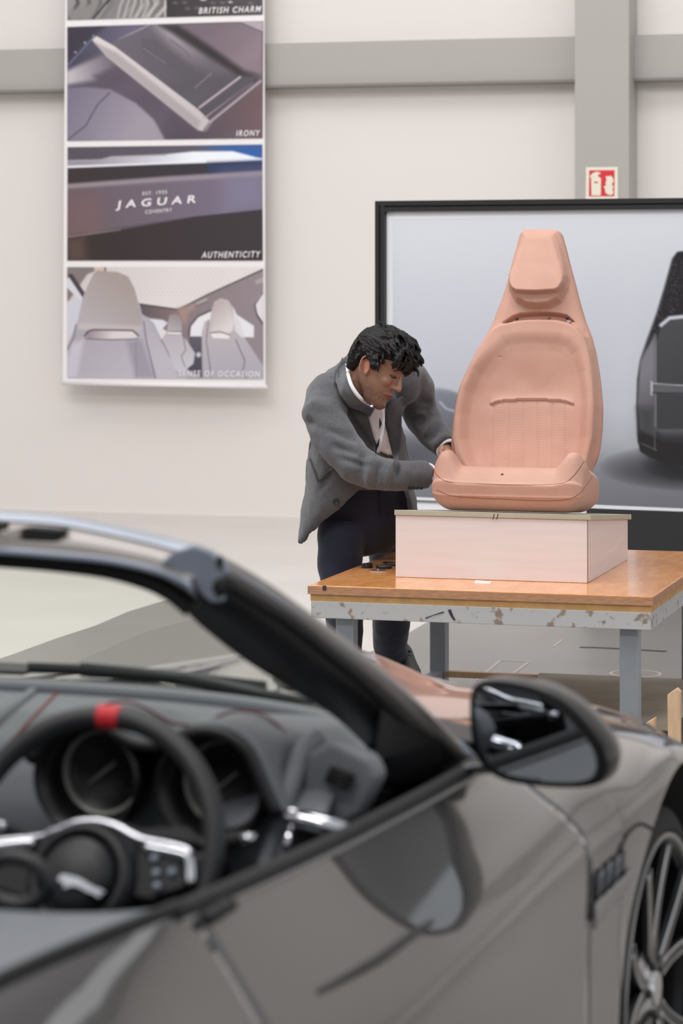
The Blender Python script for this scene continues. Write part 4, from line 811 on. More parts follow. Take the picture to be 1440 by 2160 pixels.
# steering wheel
sc = RL(180, 1797, -1.5); TI = math.radians(24); sn = (-FW*math.cos(TI)+UP*math.sin(TI)); sv = (UP*math.cos(TI)+FW*math.sin(TI))
SR = .196
def SP(px, py, off=.0): return ray_plane(px, py, sc+sn*off, sn)
z5 = lambda x, y, off=0.: SP(x/2.571, 1480+y/2.571, off)
sw = obj('steering_wheel', M().tube([sc+RW*math.cos(a)*SR+sv*math.sin(a)*SR for a in np.linspace(0, 2*PI, 96, endpoint=False)], .0165, 16, closed=True), 'leather_black', car)
obj('marker_band', M().tube([sc+RW*math.cos(a)*SR+sv*math.sin(a)*SR for a in np.linspace(PI/2-.10, PI/2+.075, 9)], .0177, 16), 'band_red', sw)
pc = SP(168, 1851, .02)
obj('airbag_cover', M().lathe([(0, .030), (.035, .028), (.05, .020), (.056, .008), (.057, -.02)], pc, sn, 48), 'leather_black', sw)
obj('hub_shroud', M().lathe([(.059, .0), (.064, .012), (.074, .010), (.084, -.006), (.088, -.04)], pc, sn, 48), 'satin_black', sw)
def trim(pts, r, off, m='chrome', name='spoke_trim'): obj(name, M().tube(vspline([z5(x, y, off) for x, y in pts], 30), r, 10), m, sw)
trim([(260, 715), (330, 690), (420, 655), (520, 648), (620, 672), (700, 715), (770, 748), (880, 770), (1000, 800), (1035, 830)], .0055, .026)
trim([(790, 790), (880, 805), (985, 828), (1022, 850), (1032, 900), (1034, 990)], .0075, .022)
trim([(-260, 830), (-120, 800), (0, 785), (110, 770), (190, 765)], .0095, .022); trim([(-240, 800), (-100, 770), (60, 748), (200, 735), (300, 705)], .0045, .026)
obj('spoke', M().prism([z5(x, y, .012) for x, y in ((740, 790), (880, 800), (1040, 830), (1150, 800), (1160, 980), (1030, 1000), (820, 1075), (720, 1060))], -sn*.02), 'satin_black', sw, smooth=False, bevel=.004)
obj('spoke', M().prism([z5(x, y, .012) for x, y in ((-200, 830), (220, 770), (240, 1050), (120, 1060), (-60, 1000), (-280, 980))], -sn*.02), 'satin_black', sw, smooth=False, bevel=.004)
obj('spoke', M().prism([z5(x, y, .006) for x, y in ((330, 1150), (560, 1150), (540, 1540), (360, 1540))], -sn*.02), 'satin_black', sw, smooth=False, bevel=.004)
obj('switch_panel', M().prism([z5(x, y, .020) for x, y in ((805, 825), (970, 855), (1002, 985), (990, 1010), (825, 1058))], -sn*.01), 'leather_black', sw, smooth=False, bevel=.003)
for x, y in ((835, 850), (845, 930), (930, 925), (850, 1000)): obj('switch', M().ell(z5(x, y, .023), .007, .003, .006, RW, sn, sv, 12, 8), 'trim_grey', sw)
em = [(312, 960), (330, 940), (350, 936), (380, 944), (410, 950), (440, 962), (475, 985), (510, 1005), (545, 1018), (566, 1030), (560, 1040), (535, 1035), (548, 1052), (530, 1060), (505, 1040), (470, 1030), (440, 1012), (415, 1002), (385, 998), (360, 1008), (342, 1012), (350, 992), (336, 978), (322, 974)]
obj('cat_emblem', M().prism([z5(x, y, .054) for x, y in em], -sn*.004), 'chrome', sw, smooth=False)
obj('steering_column', M().tube([sc-sn*.02, sc-sn*.14, C(-1.05, -.52, .72)], [.045, .055, .09], 24), 'satin_black', car)
obj('paddle', M().prism([z5(x, y, -.03) for x, y in ((620, 640), (760, 690), (1020, 680), (1080, 760), (900, 740), (700, 720))], -sn*.006), 'satin_black', car, smooth=False)
p1 = z5(1300, 740, -.05); st_ = obj('column_stalk', M().tube([sc-sn*.07, sc-sn*.06+(p1-sc+sn*.06)*.6, p1], [.010, .008, .010], 10), 'satin_black', car); obj('stalk_tip', M().tube([p1, p1+RW*.022], .008, 12), 'chrome', st_)
p2 = z5(40, 690, -.05); st_ = obj('column_stalk', M().tube([sc-sn*.07, sc-sn*.06+(p2-sc+sn*.06)*.6, p2], [.010, .008, .010], 10), 'satin_black', car); obj('stalk_tip', M().tube([p2, p2-RW*.02+UP*.006], .008, 12), 'chrome', st_)
# right-hand end of the dashboard
de = C(-1.0, -.28, .88)
gv = RL(716, 1641, -1.01); obj('side_vent_grille', M().box(gv, .05, .014, .036, (RW+UP*-.28).normalized(), -FW, (UP+RW*.45).normalized()), 'liner_black', dash, smooth=False, bevel=.004)
for k in range(4): obj('grille_slat', M().tube([gv-FW*.009+UP*(.012-.008*k)-RW*.018, gv-FW*.009+UP*(.004-.008*k)+RW*.018], .0015, 6), 'satin_black', dash)
def strip(name, pts, L, r, m, par=dash, n=30, r2=None): return obj(name, M().tube(vspline([RL(x, y, l) for (x, y), l in zip(pts, L if hasattr(L, '__len__') else [L]*len(pts))], n), r, 8, rad2=r2), m, par)
strip('dash_piping', [(668, 1560), (640, 1585), (618, 1640), (600, 1700), (580, 1770), (560, 1830)], [-1.02, -1.06, -1.10, -1.12, -1.13, -1.14], .016, 'leather')
dbv = bvh_of(dash_m)
surf_line([(-40, 1670), (0, 1592), (60, 1525), (130, 1452)], dbv, .0032, 'stitch_red', 'dash_stitching', dash, off=.001)
surf_line([(-100, 1640), (-40, 1560), (20, 1500), (90, 1445)], dbv, .010, 'leather', 'dash_piping', dash, off=.001)
obj('dash_end_panel', M().prism([RL(x, y, -1.09) for x, y in ((645, 1590), (700, 1560), (780, 1600), (800, 1640), (760, 1720), (700, 1760), (600, 1800), (620, 1690))], FW*.05), 'leather', dash, smooth=False, bevel=.012)
gv2 = RL(716, 1641, -1.10); obj('side_vent_grille', M().box(gv2, .042, .010, .030, (RW+UP*-.28).normalized(), -FW, (UP+RW*.45).normalized()), 'liner_black', dash, smooth=False, bevel=.004)
for k in range(4): obj('grille_slat', M().tube([gv2-FW*.006+UP*(.010-.0065*k)-RW*.014, gv2-FW*.006+UP*(.004-.0065*k)+RW*.016], .0013, 6), 'satin_black', dash)
obj('door_pull', M().tube([RL(618, 1724, -1.2), RL(640, 1730, -1.21), RL(700, 1747, -1.21), RL(722, 1755, -1.2)], .0155, 12, dome=True), 'chrome', car)
obj('door_pull_leg', M().tube([RL(616, 1730, -1.2), RL(608, 1770, -1.22), RL(602, 1810, -1.23)], .006, 10), 'chrome', car)
obj('door_pull_recess', M().prism([RL(x, y, -1.18) for x, y in ((612, 1730), (720, 1755), (720, 1830), (600, 1830))], FW*.02), 'liner_black', car, smooth=False)
# seats
def car_seat(wc):
    s = thing_part = obj('seat', M().loft([[C(-1.98+l*.9+(z-.4)*-.22, wc+x, z+.035) for x, l in ((-hw, .02), (-hw*.85, .10), (-hw*.5, .05), (0, .03), (hw*.5, .05), (hw*.85, .10), (hw, .02), (hw*.9, -.06), (0, -.09), (-hw*.9, -.06))] for z, hw in ((.30, .20), (.45, .25), (.60, .27), (.75, .275), (.86, .265), (.92, .235), (.955, .18), (.975, .12))]), 'leather', car, sub=1)
    obj('headrest', M().loft([[C(-2.09+l, wc+x*k, z) for x, l in ((-.12, 0), (-.1, .05), (0, .06), (.1, .05), (.12, 0), (.08, -.05), (-.08, -.05))] for z, k in ((.96, .9), (1.02, 1.05), (1.10, 1.0), (1.15, .7))]), 'leather', s, sub=1)
    obj('seat_cushion', M().hexa([C(-1.95, wc-.25, .25), C(-1.95, wc+.25, .25), C(-1.42, wc+.25, .25), C(-1.42, wc-.25, .25)], [C(-1.95, wc-.25, .42), C(-1.95, wc+.25, .42), C(-1.42, wc+.25, .48), C(-1.42, wc-.25, .48)]), 'leather', s, bevel=.05)
    obj('belt_guide', M().tube([C(-1.93, wc+.24+.045*math.cos(a)-.03, .925+.03*math.sin(a)) for a in np.linspace(0, 2*PI, 24, endpoint=False)], .010, 8, closed=True), 'leather_black', s)
car_seat(-.60); car_seat(-1.36)
obj('centre_console', M().hexa([C(-1.95, -1.06, .25), C(-1.95, -.84, .25), C(-1.05, -.84, .25), C(-1.05, -1.06, .25)], [C(-1.95, -1.05, .52), C(-1.95, -.85, .52), C(-1.05, -.85, .68), C(-1.05, -1.05, .68)]), 'leather_black', car, bevel=.02)
# ---- windscreen frame
def sym(half): return half+[flipw(p) for p in half[::-1]][0:]
HT = [(480, 1184, -1.23), (455, 1168, -1.215), (420, 1151, -1.20), (340, 1130, -1.17), (240, 1108, -1.15), (120, 1086, -1.13), (0, 1078, -1.12), (-60, 1076, -1.11)]
H1 = [(455, 1206, -1.25), (430, 1190, -1.235), (400, 1172, -1.225), (330, 1151, -1.20), (235, 1129, -1.18), (118, 1107, -1.16), (0, 1099, -1.15), (-60, 1097, -1.14)]
H2 = [(400, 1228, -1.305), (385, 1215, -1.3), (365, 1209, -1.295), (320, 1193, -1.28), (230, 1175, -1.265), (115, 1163, -1.245), (0, 1154, -1.235), (-60, 1152, -1.225)]
H3 = [(412, 1265, -1.305), (398, 1249, -1.305), (378, 1237, -1.3), (330, 1213, -1.29), (235, 1191, -1.275), (115, 1179, -1.255), (0, 1170, -1.245), (-60, 1168, -1.235)]
H4 = [(395, 1300, -1.20), (372, 1284, -1.20), (346, 1262, -1.20), (300, 1238, -1.19), (225, 1212, -1.17), (110, 1194, -1.16), (0, 1185, -1.15), (-60, 1182, -1.14)]
def hl(h): return vspline(sym([RL(*p) for p in h]), 80)
t0, t1, t2, t3, t4 = map(hl, (HT, H1, H2, H3, H4))
obj('windscreen_header', M().loft([[a-UP*.010+FW*.012, a+FW*.03-UP*.012, e+FW*.03+UP*.004, e+UP*.004+FW*.006, d+FW*.014, c+FW*.022, b+FW*.016] for a, b, c, d, e in zip(t0, t1, t2, t3, t4)]), 'satin_black', car)
obj('header_rim', M().loft([[a, a+FW*.012-UP*.004, b+FW*.01, b] for a, b in zip(t0, t1)]), 'trim_grey', car, bevel=.003)
hi, hj = 12, 68
obj('header_panel', M().loft([[b-UP*.002, b+FW*.008-UP*.006, c+FW*.008, c] for b, c in list(zip(t1, t2))[2:78]]), 'header_pale', car)
obj('header_lip', M().loft([[b, b+FW*.01, c+FW*.01, c] for b, c in zip(t2, t3)]), 'trim_grey', car)
obj('header_seal', M().tube([(b+c)/2-FW*.004 for b, c in zip(t3, t4)], .014, 10), 'rubber', car)
for pts in (((50, 1112), (132, 1118), (118, 1146), (44, 1140)), ((-60, 1102), (4, 1104), (0, 1122), (-60, 1120)), ((0, 1120), (44, 1112), (40, 1140), (-4, 1138))):
    obj('latch_recess', M().prism([RL(x, y, -1.215) for x, y in pts], FW*.03), 'liner_black' if pts[0][0] != 0 else 'header_pale', car, smooth=False, bevel=.003)
z4 = lambda x, y, L: RL(x/2.571, 1060+y/2.571, L)
br = [(860, 330), (940, 265), (1050, 232), (1130, 262), (1200, 320), (1232, 380), (1200, 420), (1178, 440), (1182, 490), (1204, 520), (1190, 548), (1140, 545), (1085, 500), (1040, 440), (980, 385)]
both('corner_plate', M().prism([z4(x, y, -1.285) for x, y in br], FW*.02), 'trim_grey', smooth=False, bevel=.005)
both('latch_hole', M().ell(z4(1192, 322, -1.287), .006, .004, .010, RW, FW, UP, 10, 8), 'liner_black'); both('latch_hole', M().ell(z4(1192, 462, -1.287), .012, .004, .014, RW, FW, UP, 10, 8), 'liner_black')
# A-pillar
pT = [(455, 1166), (500, 1190), (560, 1226), (640, 1282), (720, 1341), (800, 1404), (880, 1476), (950, 1546), (994, 1598)]
pB = [(440, 1200), (470, 1226), (530, 1262), (605, 1308), (690, 1374), (765, 1436), (838, 1508), (898, 1574), (946, 1622)]
pI = [(360, 1262), (400, 1298), (430, 1326), (515, 1392), (620, 1458), (690, 1502), (742, 1545), (790, 1600), (806, 1650)]
pL = [-1.24, -1.20, -1.16, -1.10, -1.03, -.96, -.88, -.79, -.72]
n_ = 50; TT = vspline([RL(x, y, l) for (x, y), l in zip(pT, pL)], n_); BB = vspline([RL(x, y, l-.02) for (x, y), l in zip(pB, pL)], n_); II = vspline([RL(x, y, l+.0) for (x, y), l in zip(pI, pL)], n_)
both('windscreen_pillar', M().loft([[t, t+RW*.012-UP*.022+FW*.01, b+RW*.004-UP*.004, b, b*.4+t*.6+UP*.004-RW*.004-FW*.004] for t, b in zip(TT, BB)]), 'pillar_paint')
both('pillar_seal', M().tube([b-FW*.004 for b in BB], .007, 8), 'rubber')
both('pillar_chrome_line', M().tube([t*.62+b*.38-FW*.008 for t, b in zip(TT, BB)], .0025, 8), 'trim_grey')
both('pillar_trim', M().loft([[b+FW*.0, b+FW*.03, i+FW*.02, i, i*.35+b*.65-FW*.012] for b, i in zip(BB, II)]), 'satin_black')
both('mirror_sail', M().prism([RL(x, y, l) for x, y, l in ((806, 1455, -.93), (835, 1490, -.90), (900, 1560, -.83), (945, 1622, -.78), (900, 1640, -.8), (795, 1655, -.9), (786, 1600, -.93))], RW*.02+FW*.02), 'satin_black', smooth=False, bevel=.006)
both('pillar_foot', M().tube([RL(935, 1560, -.76), RL(965, 1585, -.74), RL(995, 1605, -.72)], [.012, .018, .012], 12), 'trim_grey')
# glass
bot = [C(-.50-.20*abs(a)**2.2, CW+.77*a, .932-.03*abs(a)**3) for a in np.linspace(1, -1, 60)]
top = hl(H4); top = [top[round(i*79/59)] for i in range(60)]
def glp(u, v):
    i = round(u*59); p = bot[i]*(1-v)+top[i]*v; return p+FW*.035*math.sin(v*PI)+UP*.02*math.sin(v*PI)
obj('windscreen', M().grid(glp, 59, 16), 'screen_glass', car)
for (x0, y0), (x1, y1), L, r in (((60, 1408), (390, 1428), -.42, .010), ((170, 1412), (560, 1452), -.44, .013), ((380, 1432), (660, 1492), -.50, .012)):
    A, B_ = RL(x0, y0, L), RL(x1, y1, L); obj('wiper', M().tube([A, (A+B_)/2+UP*.003, B_], r, 8, rad2=r*.6), 'satin_black', car)
# door mirror
mo = [(990, 1478), (996, 1452), (1012, 1438), (1040, 1432), (1090, 1437), (1145, 1452), (1195, 1482), (1238, 1524), (1270, 1566), (1284, 1602), (1280, 1634), (1262, 1653), (1225, 1662), (1170, 1662), (1110, 1656), (1060, 1645), (1024, 1622), (1002, 1590), (992, 1540)]
mlc = C(-.86, -.02, .97); mn = (-FW*math.cos(.10)-RW*math.sin(.10)).normalized()
def MP(px, py, off=0.): return ray_plane(px, py, mlc+mn*off, mn)
mo3 = [p for p in vspline([MP(x, y) for x, y in mo+[mo[0]]], 73)[:-1]]; mc = sum(mo3, V((0, 0, 0)))/len(mo3)
def scl(k, off): return [mc+(p-mc)*k-mn*off for p in mo3]
mirr = obj('door_mirror', M().loft([scl(.955, -.004), scl(.985, -.003), scl(1.0, .004), scl(1.015, .025), scl(1.0, .05), scl(.93, .08), scl(.80, .105), scl(.58, .122), scl(.3, .13)]), 'gloss_black', car)
gi = [(1003, 1482), (1008, 1460), (1022, 1450), (1050, 1448), (1095, 1455), (1145, 1472), (1188, 1500), (1224, 1538), (1252, 1575), (1262, 1606), (1258, 1632), (1240, 1645), (1205, 1650), (1150, 1648), (1100, 1640), (1060, 1628), (1032, 1606), (1014, 1575), (1005, 1530)]
g3 = vspline([MP(x, y, .0005) for x, y in gi+[gi[0]]], 61)[:-1]; tilt = V(mn)
gc = sum(g3, V((0, 0, 0)))/len(g3)
obj('mirror_recess', M().prism([gc+(p-gc)*1.03+mn*.0045 for p in g3], -mn*.004), 'satin_black', mirr, smooth=False)
obj('mirror_glass', M().prism([gc+(p-gc)*.985+mn*.0065 for p in g3], -mn*.003), 'mirror_glass', mirr, smooth=False)
obj('mirror_arm', M().loft([[RL(x, y, -.80), RL(x, y+dy*.5, -.83), RL(x, y+dy, -.80), RL(x, y+dy*.5, -.74)] for x, y, dy in ((925, 1608, 44), (960, 1606, 40), (1000, 1600, 34), (1040, 1596, 36))]), 'gloss_black', mirr, bevel=.004)
ml = obj('door_mirror', mir(M().loft([scl(.955, -.004), scl(1.0, .004), scl(1.015, .025), scl(.93, .08), scl(.58, .122), scl(.3, .13)])), 'gloss_black', car)
obj('mirror_glass', mir(M().prism([gc+(p-gc)*.985+mn*.0065 for p in g3], -mn*.003)), 'mirror_glass', ml, smooth=False)
# ------------------------------------------------------------------ the man bending over the seat
GX = P(760, 1100, 10.2); man = thing('person', 'dark haired man in grey wool blazer bending over the clay seat, hands at its side', 'person', (GX.x, GX.y, 0))
HC = P(795, 777, 9.90)
hF = V((.80, -.40, -.45)).normalized(); hU = V((.40, .05, .90)); hU = (hU-hF*hU.dot(hF)).normalized(); hR = hF.cross(hU)      # hR: his right... image-near side
if hR.y > 0: hR = -hR                                         # points towards the lens side (his right cheek)
def H(f, r, u): return HC+hF*f+hR*r+hU*u
body = M()
# skull and jaw as one lofted head
def headring(u, rx, f0, f1, sq=2.2, n=28):
    cf, rf = (f0+f1)/2, (f1-f0)/2; out = []
    for k in range(n):
        a = 2*PI*k/n; c, s = math.cos(a), math.sin(a)
        out.append(H(cf+rf*math.copysign(abs(c)**(2/sq), c), rx*math.copysign(abs(s)**(2/sq), s), u))
    return out
body.loft([headring(u, rx, f0, f1) for u, rx, f0, f1 in ((-.128, .012, .055, .080), (-.122, .028, .030, .092), (-.108, .042, .005, .097), (-.090, .052, -.02, .094), (-.070, .060, -.045, .091), (-.045, .066, -.070, .090), (-.015, .071, -.088, .092), (.010, .073, -.098, .090), (.030, .075, -.103, .094), (.055, .077, -.105, .092), (.080, .072, -.098, .082), (.100, .060, -.083, .066), (.115, .040, -.058, .040), (.122, .015, -.03, .01))])
# nose, brow, lips, cheeks
body.tube([H(.090, 0, .022), H(.100, 0, .004), H(.107, 0, -.012), H(.112, 0, -.026)], [.006, .0075, .0095, .0115], 12, up=hR, dome=True)
for s in (-1, 1):
    body.ell(H(.099, s*.011, -.030), .010, .0075, .007, hF, hR, hU); body.tube([H(.098, s*.008, .030), H(.095, s*.030, .034), H(.078, s*.054, .027)], [.006, .0075, .005], 10, dome=True)
    body.ell(H(.064, s*.036, -.024), .024, .022, .022, hF, hR, hU); body.ell(H(.079, s*.031, .011), .009, .013, .008, hF, hR, hU)
body.tube([H(.088, -.026, -.062), H(.0985, -.010, -.0585), H(.1005, 0, -.0595), H(.0985, .010, -.0585), H(.088, .026, -.062)], [.003, .0055, .006, .0055, .003], 10, dome=True)
body.tube([H(.088, -.022, -.066), H(.097, 0, -.0705), H(.088, .022, -.066)], [.003, .0065, .003], 10, dome=True)
body.ell(H(.088, 0, -.105), .014, .018, .014, hF, hR, hU)
for s in (-1, 1):                                             # ears
    ec = H(-.008, s*.074, -.008); ax = (hF*-.35+hU).normalized(); fx = (hF+hU*.35).normalized(); sd = hR*s
    rim = [ec+ax*.033*math.cos(a)+fx*(.017*math.sin(a)-.006)+sd*(.010+.004*math.sin(-a)) for a in np.linspace(-2.6, 2.3, 18)]
    body.tube(rim, .0046, 8, dome=True); body.ell(ec+sd*.002-ax*.004, .014, .006, .026, fx, sd, ax, 12, 8); body.ell(ec+sd*.008-ax*.027+fx*.002, .008, .005, .009, fx, sd, ax, 12, 8)
neck0 = P(752, 830, 10.06)
body.tube([H(-.03, 0, -.05), H(-.035, 0, -.095), (H(-.03, 0, -.11)+neck0)/2, neck0, P(745, 860, 10.12)], [.052, .055, .056, .060, .07], 20)
# trunk and limbs (under the clothes)
J = dict(pel=P(772, 1085, 10.25), wst=P(770, 990, 10.2), chs=P(762, 890, 10.12), sR=P(690, 838, 10.02), eR=P(752, 985, 9.86), wR=P(893, 1000, 9.93), sL=P(868, 775, 10.25), eL=P(888, 885, 10.32), wL=P(940, 950, 10.17),
         hipR=P(722, 1110, 10.2), kR=P(727, 1330, 10.15), aR=P(722, 1500, 10.25), hipL=P(823, 1110, 10.66), kL=P(826, 1290, 10.87), aL=P(836, 1392, 11.08))
body.tube([J['pel'], J['wst'], J['chs'], P(752, 840, 10.1)], [.12, .11, .13, .09], 20, up=(1, 0, 0), rad2=[.09, .08, .09, .08])
body.tube([P(752, 845, 10.1), J['sR'], (J['sR']+J['eR'])/2, J['eR'], (J['eR']*.6+J['wR']*.4), J['wR']], [.06, .050, .042, .036, .036, .024], 14, dome=True)
body.tube([P(760, 845, 10.1), J['sL'], (J['sL']+J['eL'])/2, J['eL'], (J['eL']*.6+J['wL']*.4), J['wL']], [.06, .050, .042, .036, .036, .024], 14, dome=True)
body.tube([J['pel'], J['hipR'], J['kR'], J['aR']], [.06, .05, .04, .03], 14, dome=True); body.tube([J['pel'], P(818, 1075, 10.42), J['hipL'], P(824, 1190, 10.82), J['kL'], J['aL']], [.06, .055, .045, .045, .04, .03], 14, dome=True)
def hand(w, f, n, side, curl=.35, spread=.12):                # wrist, finger direction, palm normal, thumb side
    f = V(f).normalized(); n = V(n); n = (n-f*n.dot(f)).normalized(); s = f.cross(n)*side
    rings = []
    for t, hw, th in ((-.01, .025, .019), (.015, .029, .018), (.04, .037, .0165), (.07, .041, .015), (.092, .039, .013), (.10, .034, .010)):
        rings.append([w+f*t+s*hw*math.cos(a)*1.0+n*th*math.sin(a) for a in np.linspace(0, 2*PI, 18, endpoint=False)])
    body.loft(rings)
    for k, (o, ln, r) in enumerate(((.028, .072, .0088), (.009, .080, .0090), (-.010, .075, .0086), (-.028, .060, .0078))):
        p = w+f*.088+s*o; d = (f+s*o*spread*10*.3).normalized(); pts = [p-f*.02, p]; ang = 0
        for q in (.45, .30, .25):
            ang += curl*(1+.15*k); dd = d*math.cos(ang)+n*math.sin(ang); pts.append(pts[-1]+dd*ln*q)
        body.tube(pts, [r, r*1.05, r*1.0, r*.92, r*.78], 10, dome=True)
    p = w+f*.022+s*.026; body.tube([p-s*.01, p+s*.018+f*.018+n*.008, p+s*.026+f*.045+n*.018, p+s*.022+f*.068+n*.026], [.012, .0125, .0105, .0085], 10, dome=True)
hand(J['wR'], (P(945, 985, 10.05)-J['wR']), (.35, -.1, -.5), 1, .30)
hand(J['wL'], (P(975, 990, 10.02)-J['wL']), (-.2, -.5, -.5), -1, .28)
bm_, bn_ = organic(body, .0042, 3, .5)
cols = []
sk = np.array(rgb(142, 102, 84)[:3]); lip = np.array(rgb(138, 84, 74)[:3]); stub = np.array(rgb(96, 68, 56)[:3]); pal = np.array(rgb(172, 128, 108)[:3]); ear = np.array(rgb(158, 102, 80)[:3])
for v in bm_.v:
    d = v-HC; f, r, u = d.dot(hF), d.dot(hR), d.dot(hU); c = sk.copy()
    if d.length < .2:
        if u < -.045 and f > -.04:
            t = min(1, (-.045-u)/.03)*.85*(.75+.5*noise.noise(v*90)); t *= 1 if not (f > .085 and abs(r) < .02 and u > -.09) else .5; c = c*(1-t)+stub*t
        if -.0735 < u < -.0555 and f > .088 and abs(r) < .025: c = lip
        if abs(r) > .070 and -.045 < u < .03 and f < .02: c = ear
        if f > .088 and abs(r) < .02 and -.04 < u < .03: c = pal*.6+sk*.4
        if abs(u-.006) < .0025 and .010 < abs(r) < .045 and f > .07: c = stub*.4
    elif v.x > J['wR'].x-.02 or (v.z < 1.1 and v.x > .25): c = pal
    cols.append((*c, 1))
skm = mat_attr('skin_tone', .5); skm.node_tree.nodes['Principled BSDF'].inputs['Subsurface Weight'].default_value = .03
skm.node_tree.nodes['Principled BSDF'].inputs['Subsurface Radius'].default_value = (.01, .004, .002)
body_bvh = bvh_of(bm_)
bodyo = obj('body', bm_, skm, man, colors=cols, normals=False); body_bvh = bvh_of(bm_)
def face_line(u0, rs, rad, m_, name, bow=0.):
    pp = []
    for r in rs:
        h_ = body_bvh.ray_cast(H(.2, r, u0+bow*(1-abs((r-(rs[0]+rs[-1])/2)/((rs[-1]-rs[0])/2+1e-9))**2)), -hF)[0]
        if h_: pp.append(h_+hF*.0004)
    if len(pp) > 3: obj(name, M().tube(pp, [rad*(.4+.6*math.sin(PI*i/(len(pp)-1))) for i in range(len(pp))], 8), m_, man)
for s in (-1, 1): face_line(.004, [s*q for q in np.linspace(.016, .045, 10)], .0019, 'hair', 'eyelashes', -.004)
face_line(-.0655, list(np.linspace(-.023, .023, 12)), .0012, 'lip_line', 'mouth_line', .0015)
eb = M()
for s in (-1, 1):
    for k in range(9):
        t = k/8; eb.ell(H(.1035-.020*t**1.6, s*(.010+.040*t), .036-.004*(t-.4)**2*8), .0035, .006, .0042*(1-.5*t), hF, hR, hU, 8, 6)
obj('eyebrow', eb, 'hair', man)
# hair: sculpted mass with locks
hm = M()
hm.loft([headring(u, rx, f0, f1, 2.1) for u, rx, f0, f1 in ((-.052, .064, -.092, -.055), (-.03, .076, -.104, -.036), (.0, .0815, -.116, -.022), (.022, .085, -.121, .022), (.040, .088, -.123, .070), (.060, .091, -.122, .096), (.085, .090, -.118, .100), (.110, .083, -.105, .090), (.130, .068, -.085, .074), (.146, .045, -.055, .05), (.152, .02, -.03, .02))])
rnd_ = random.Random(5)
def lock(f, r, u, df, dr, du, ln, rad):
    p = H(f, r, u); d = (hF*df+hR*dr+hU*du).normalized(); out = (p-H(0, 0, .03)).normalized(); pts = [p-out*.006]
    b = rnd_.uniform(-.5, .5); sd_ = d.cross(out)
    for k in range(1, 6):
        t = k/5; pts.append(p+d*ln*t+out*(.012*math.sin(t*PI*.9)-.012*t*t)+sd_*b*ln*.5*t*t)
    hm.tube(pts, [rad, rad*1.15, rad*1.05, rad*.85, rad*.6, rad*.3], 8, dome=True)
for k in range(150):                                          # swept from the crown forwards
    a = rnd_.uniform(-PI, PI); e = rnd_.uniform(.12, 1.35); f = -.014+.100*math.cos(a)*math.sin(e+.1); r = .082*math.sin(a)*math.sin(e+.1); u = .055+.093*math.cos(e)
    if u < .03 and f > .0: continue
    lock(f, r, u, .8, .25*(1 if r > 0 else -1)+rnd_.uniform(-.3, .3), -.35*(1.4-u*8)+rnd_.uniform(-.2, .2), rnd_.uniform(.045, .075), rnd_.uniform(.005, .009))
for k in range(26):                                           # fringe
    r = rnd_.uniform(-.06, .085); lock(.068+.026*math.cos(r*15), r, .078+rnd_.uniform(-.012, .02), .28, .25, -.9, rnd_.uniform(.038, .055), rnd_.uniform(.006, .009))
for k in range(22): lock(-.06+rnd_.uniform(-.03, .09), .078, .03+rnd_.uniform(-.02, .03), .5, .1, -.8, rnd_.uniform(.025, .045), .006)
for k in range(20):                                           # loose tufts on the crown
    lock(-.06+rnd_.uniform(-.03, .10), rnd_.uniform(-.05, .06), .135, rnd_.uniform(-.6, .4), rnd_.uniform(-.5, .5), .75, rnd_.uniform(.018, .034), .0055)
hair_m, hn = organic(hm, .0034, 1, .4)
for i, v in enumerate(hair_m.v):
    d = v-HC; q = V((d.dot(hF)*26, d.dot(hR)*110, d.dot(hU)*120)); w = noise.noise(q)+.6*noise.noise(q*2.1); hair_m.v[i] = v+hn[i]*(.0026*w)
obj('hair', hair_m, 'hair', man, normals=False)
# ---- blazer
jk = M()
jk.tube([P(770, 975, 10.20), P(760, 940, 10.18), P(748, 900, 10.14), P(750, 850, 10.10), P(757, 800, 10.08), P(768, 775, 10.09)], [.150, .168, .172, .165, .125, .08], 28, up=(1, 0, -.1), rad2=[.135, .135, .14, .13, .11, .08], dome=True)
jk.ell(P(700, 830, 10.04), .105, .10, .085, (.85, 0, .5), (0, 1, 0), (-.5, 0, .85)); jk.ell(P(842, 800, 10.20), .085, .10, .10)
jk.ell(P(735, 800, 10.10), .12, .095, .07, (.8, 0, .6), (0, 1, 0), (-.6, 0, .8))
# right sleeve (nearest the lens)
jk.tube([P(695, 842, 10.02), P(684, 872, 9.97), P(697, 905, 9.94), P(722, 946, 9.90), P(752, 980, 9.86), P(790, 998, 9.85), P(840, 1003, 9.88), P(880, 1002, 9.91), P(902, 1001, 9.925)], [.085, .086, .083, .078, .072, .062, .056, .052, .050], 22, up=(0, 1, 0), rad2=[.088, .086, .083, .078, .073, .063, .056, .051, .050])
# left sleeve
jk.tube([P(850, 790, 10.22), P(872, 820, 10.28), P(878, 850, 10.30), P(890, 880, 10.31), P(915, 914, 10.26), P(938, 938, 10.20), P(944, 946, 10.18)], [.085, .080, .074, .068, .060, .053, .051], 22, up=(0, 1, 0))
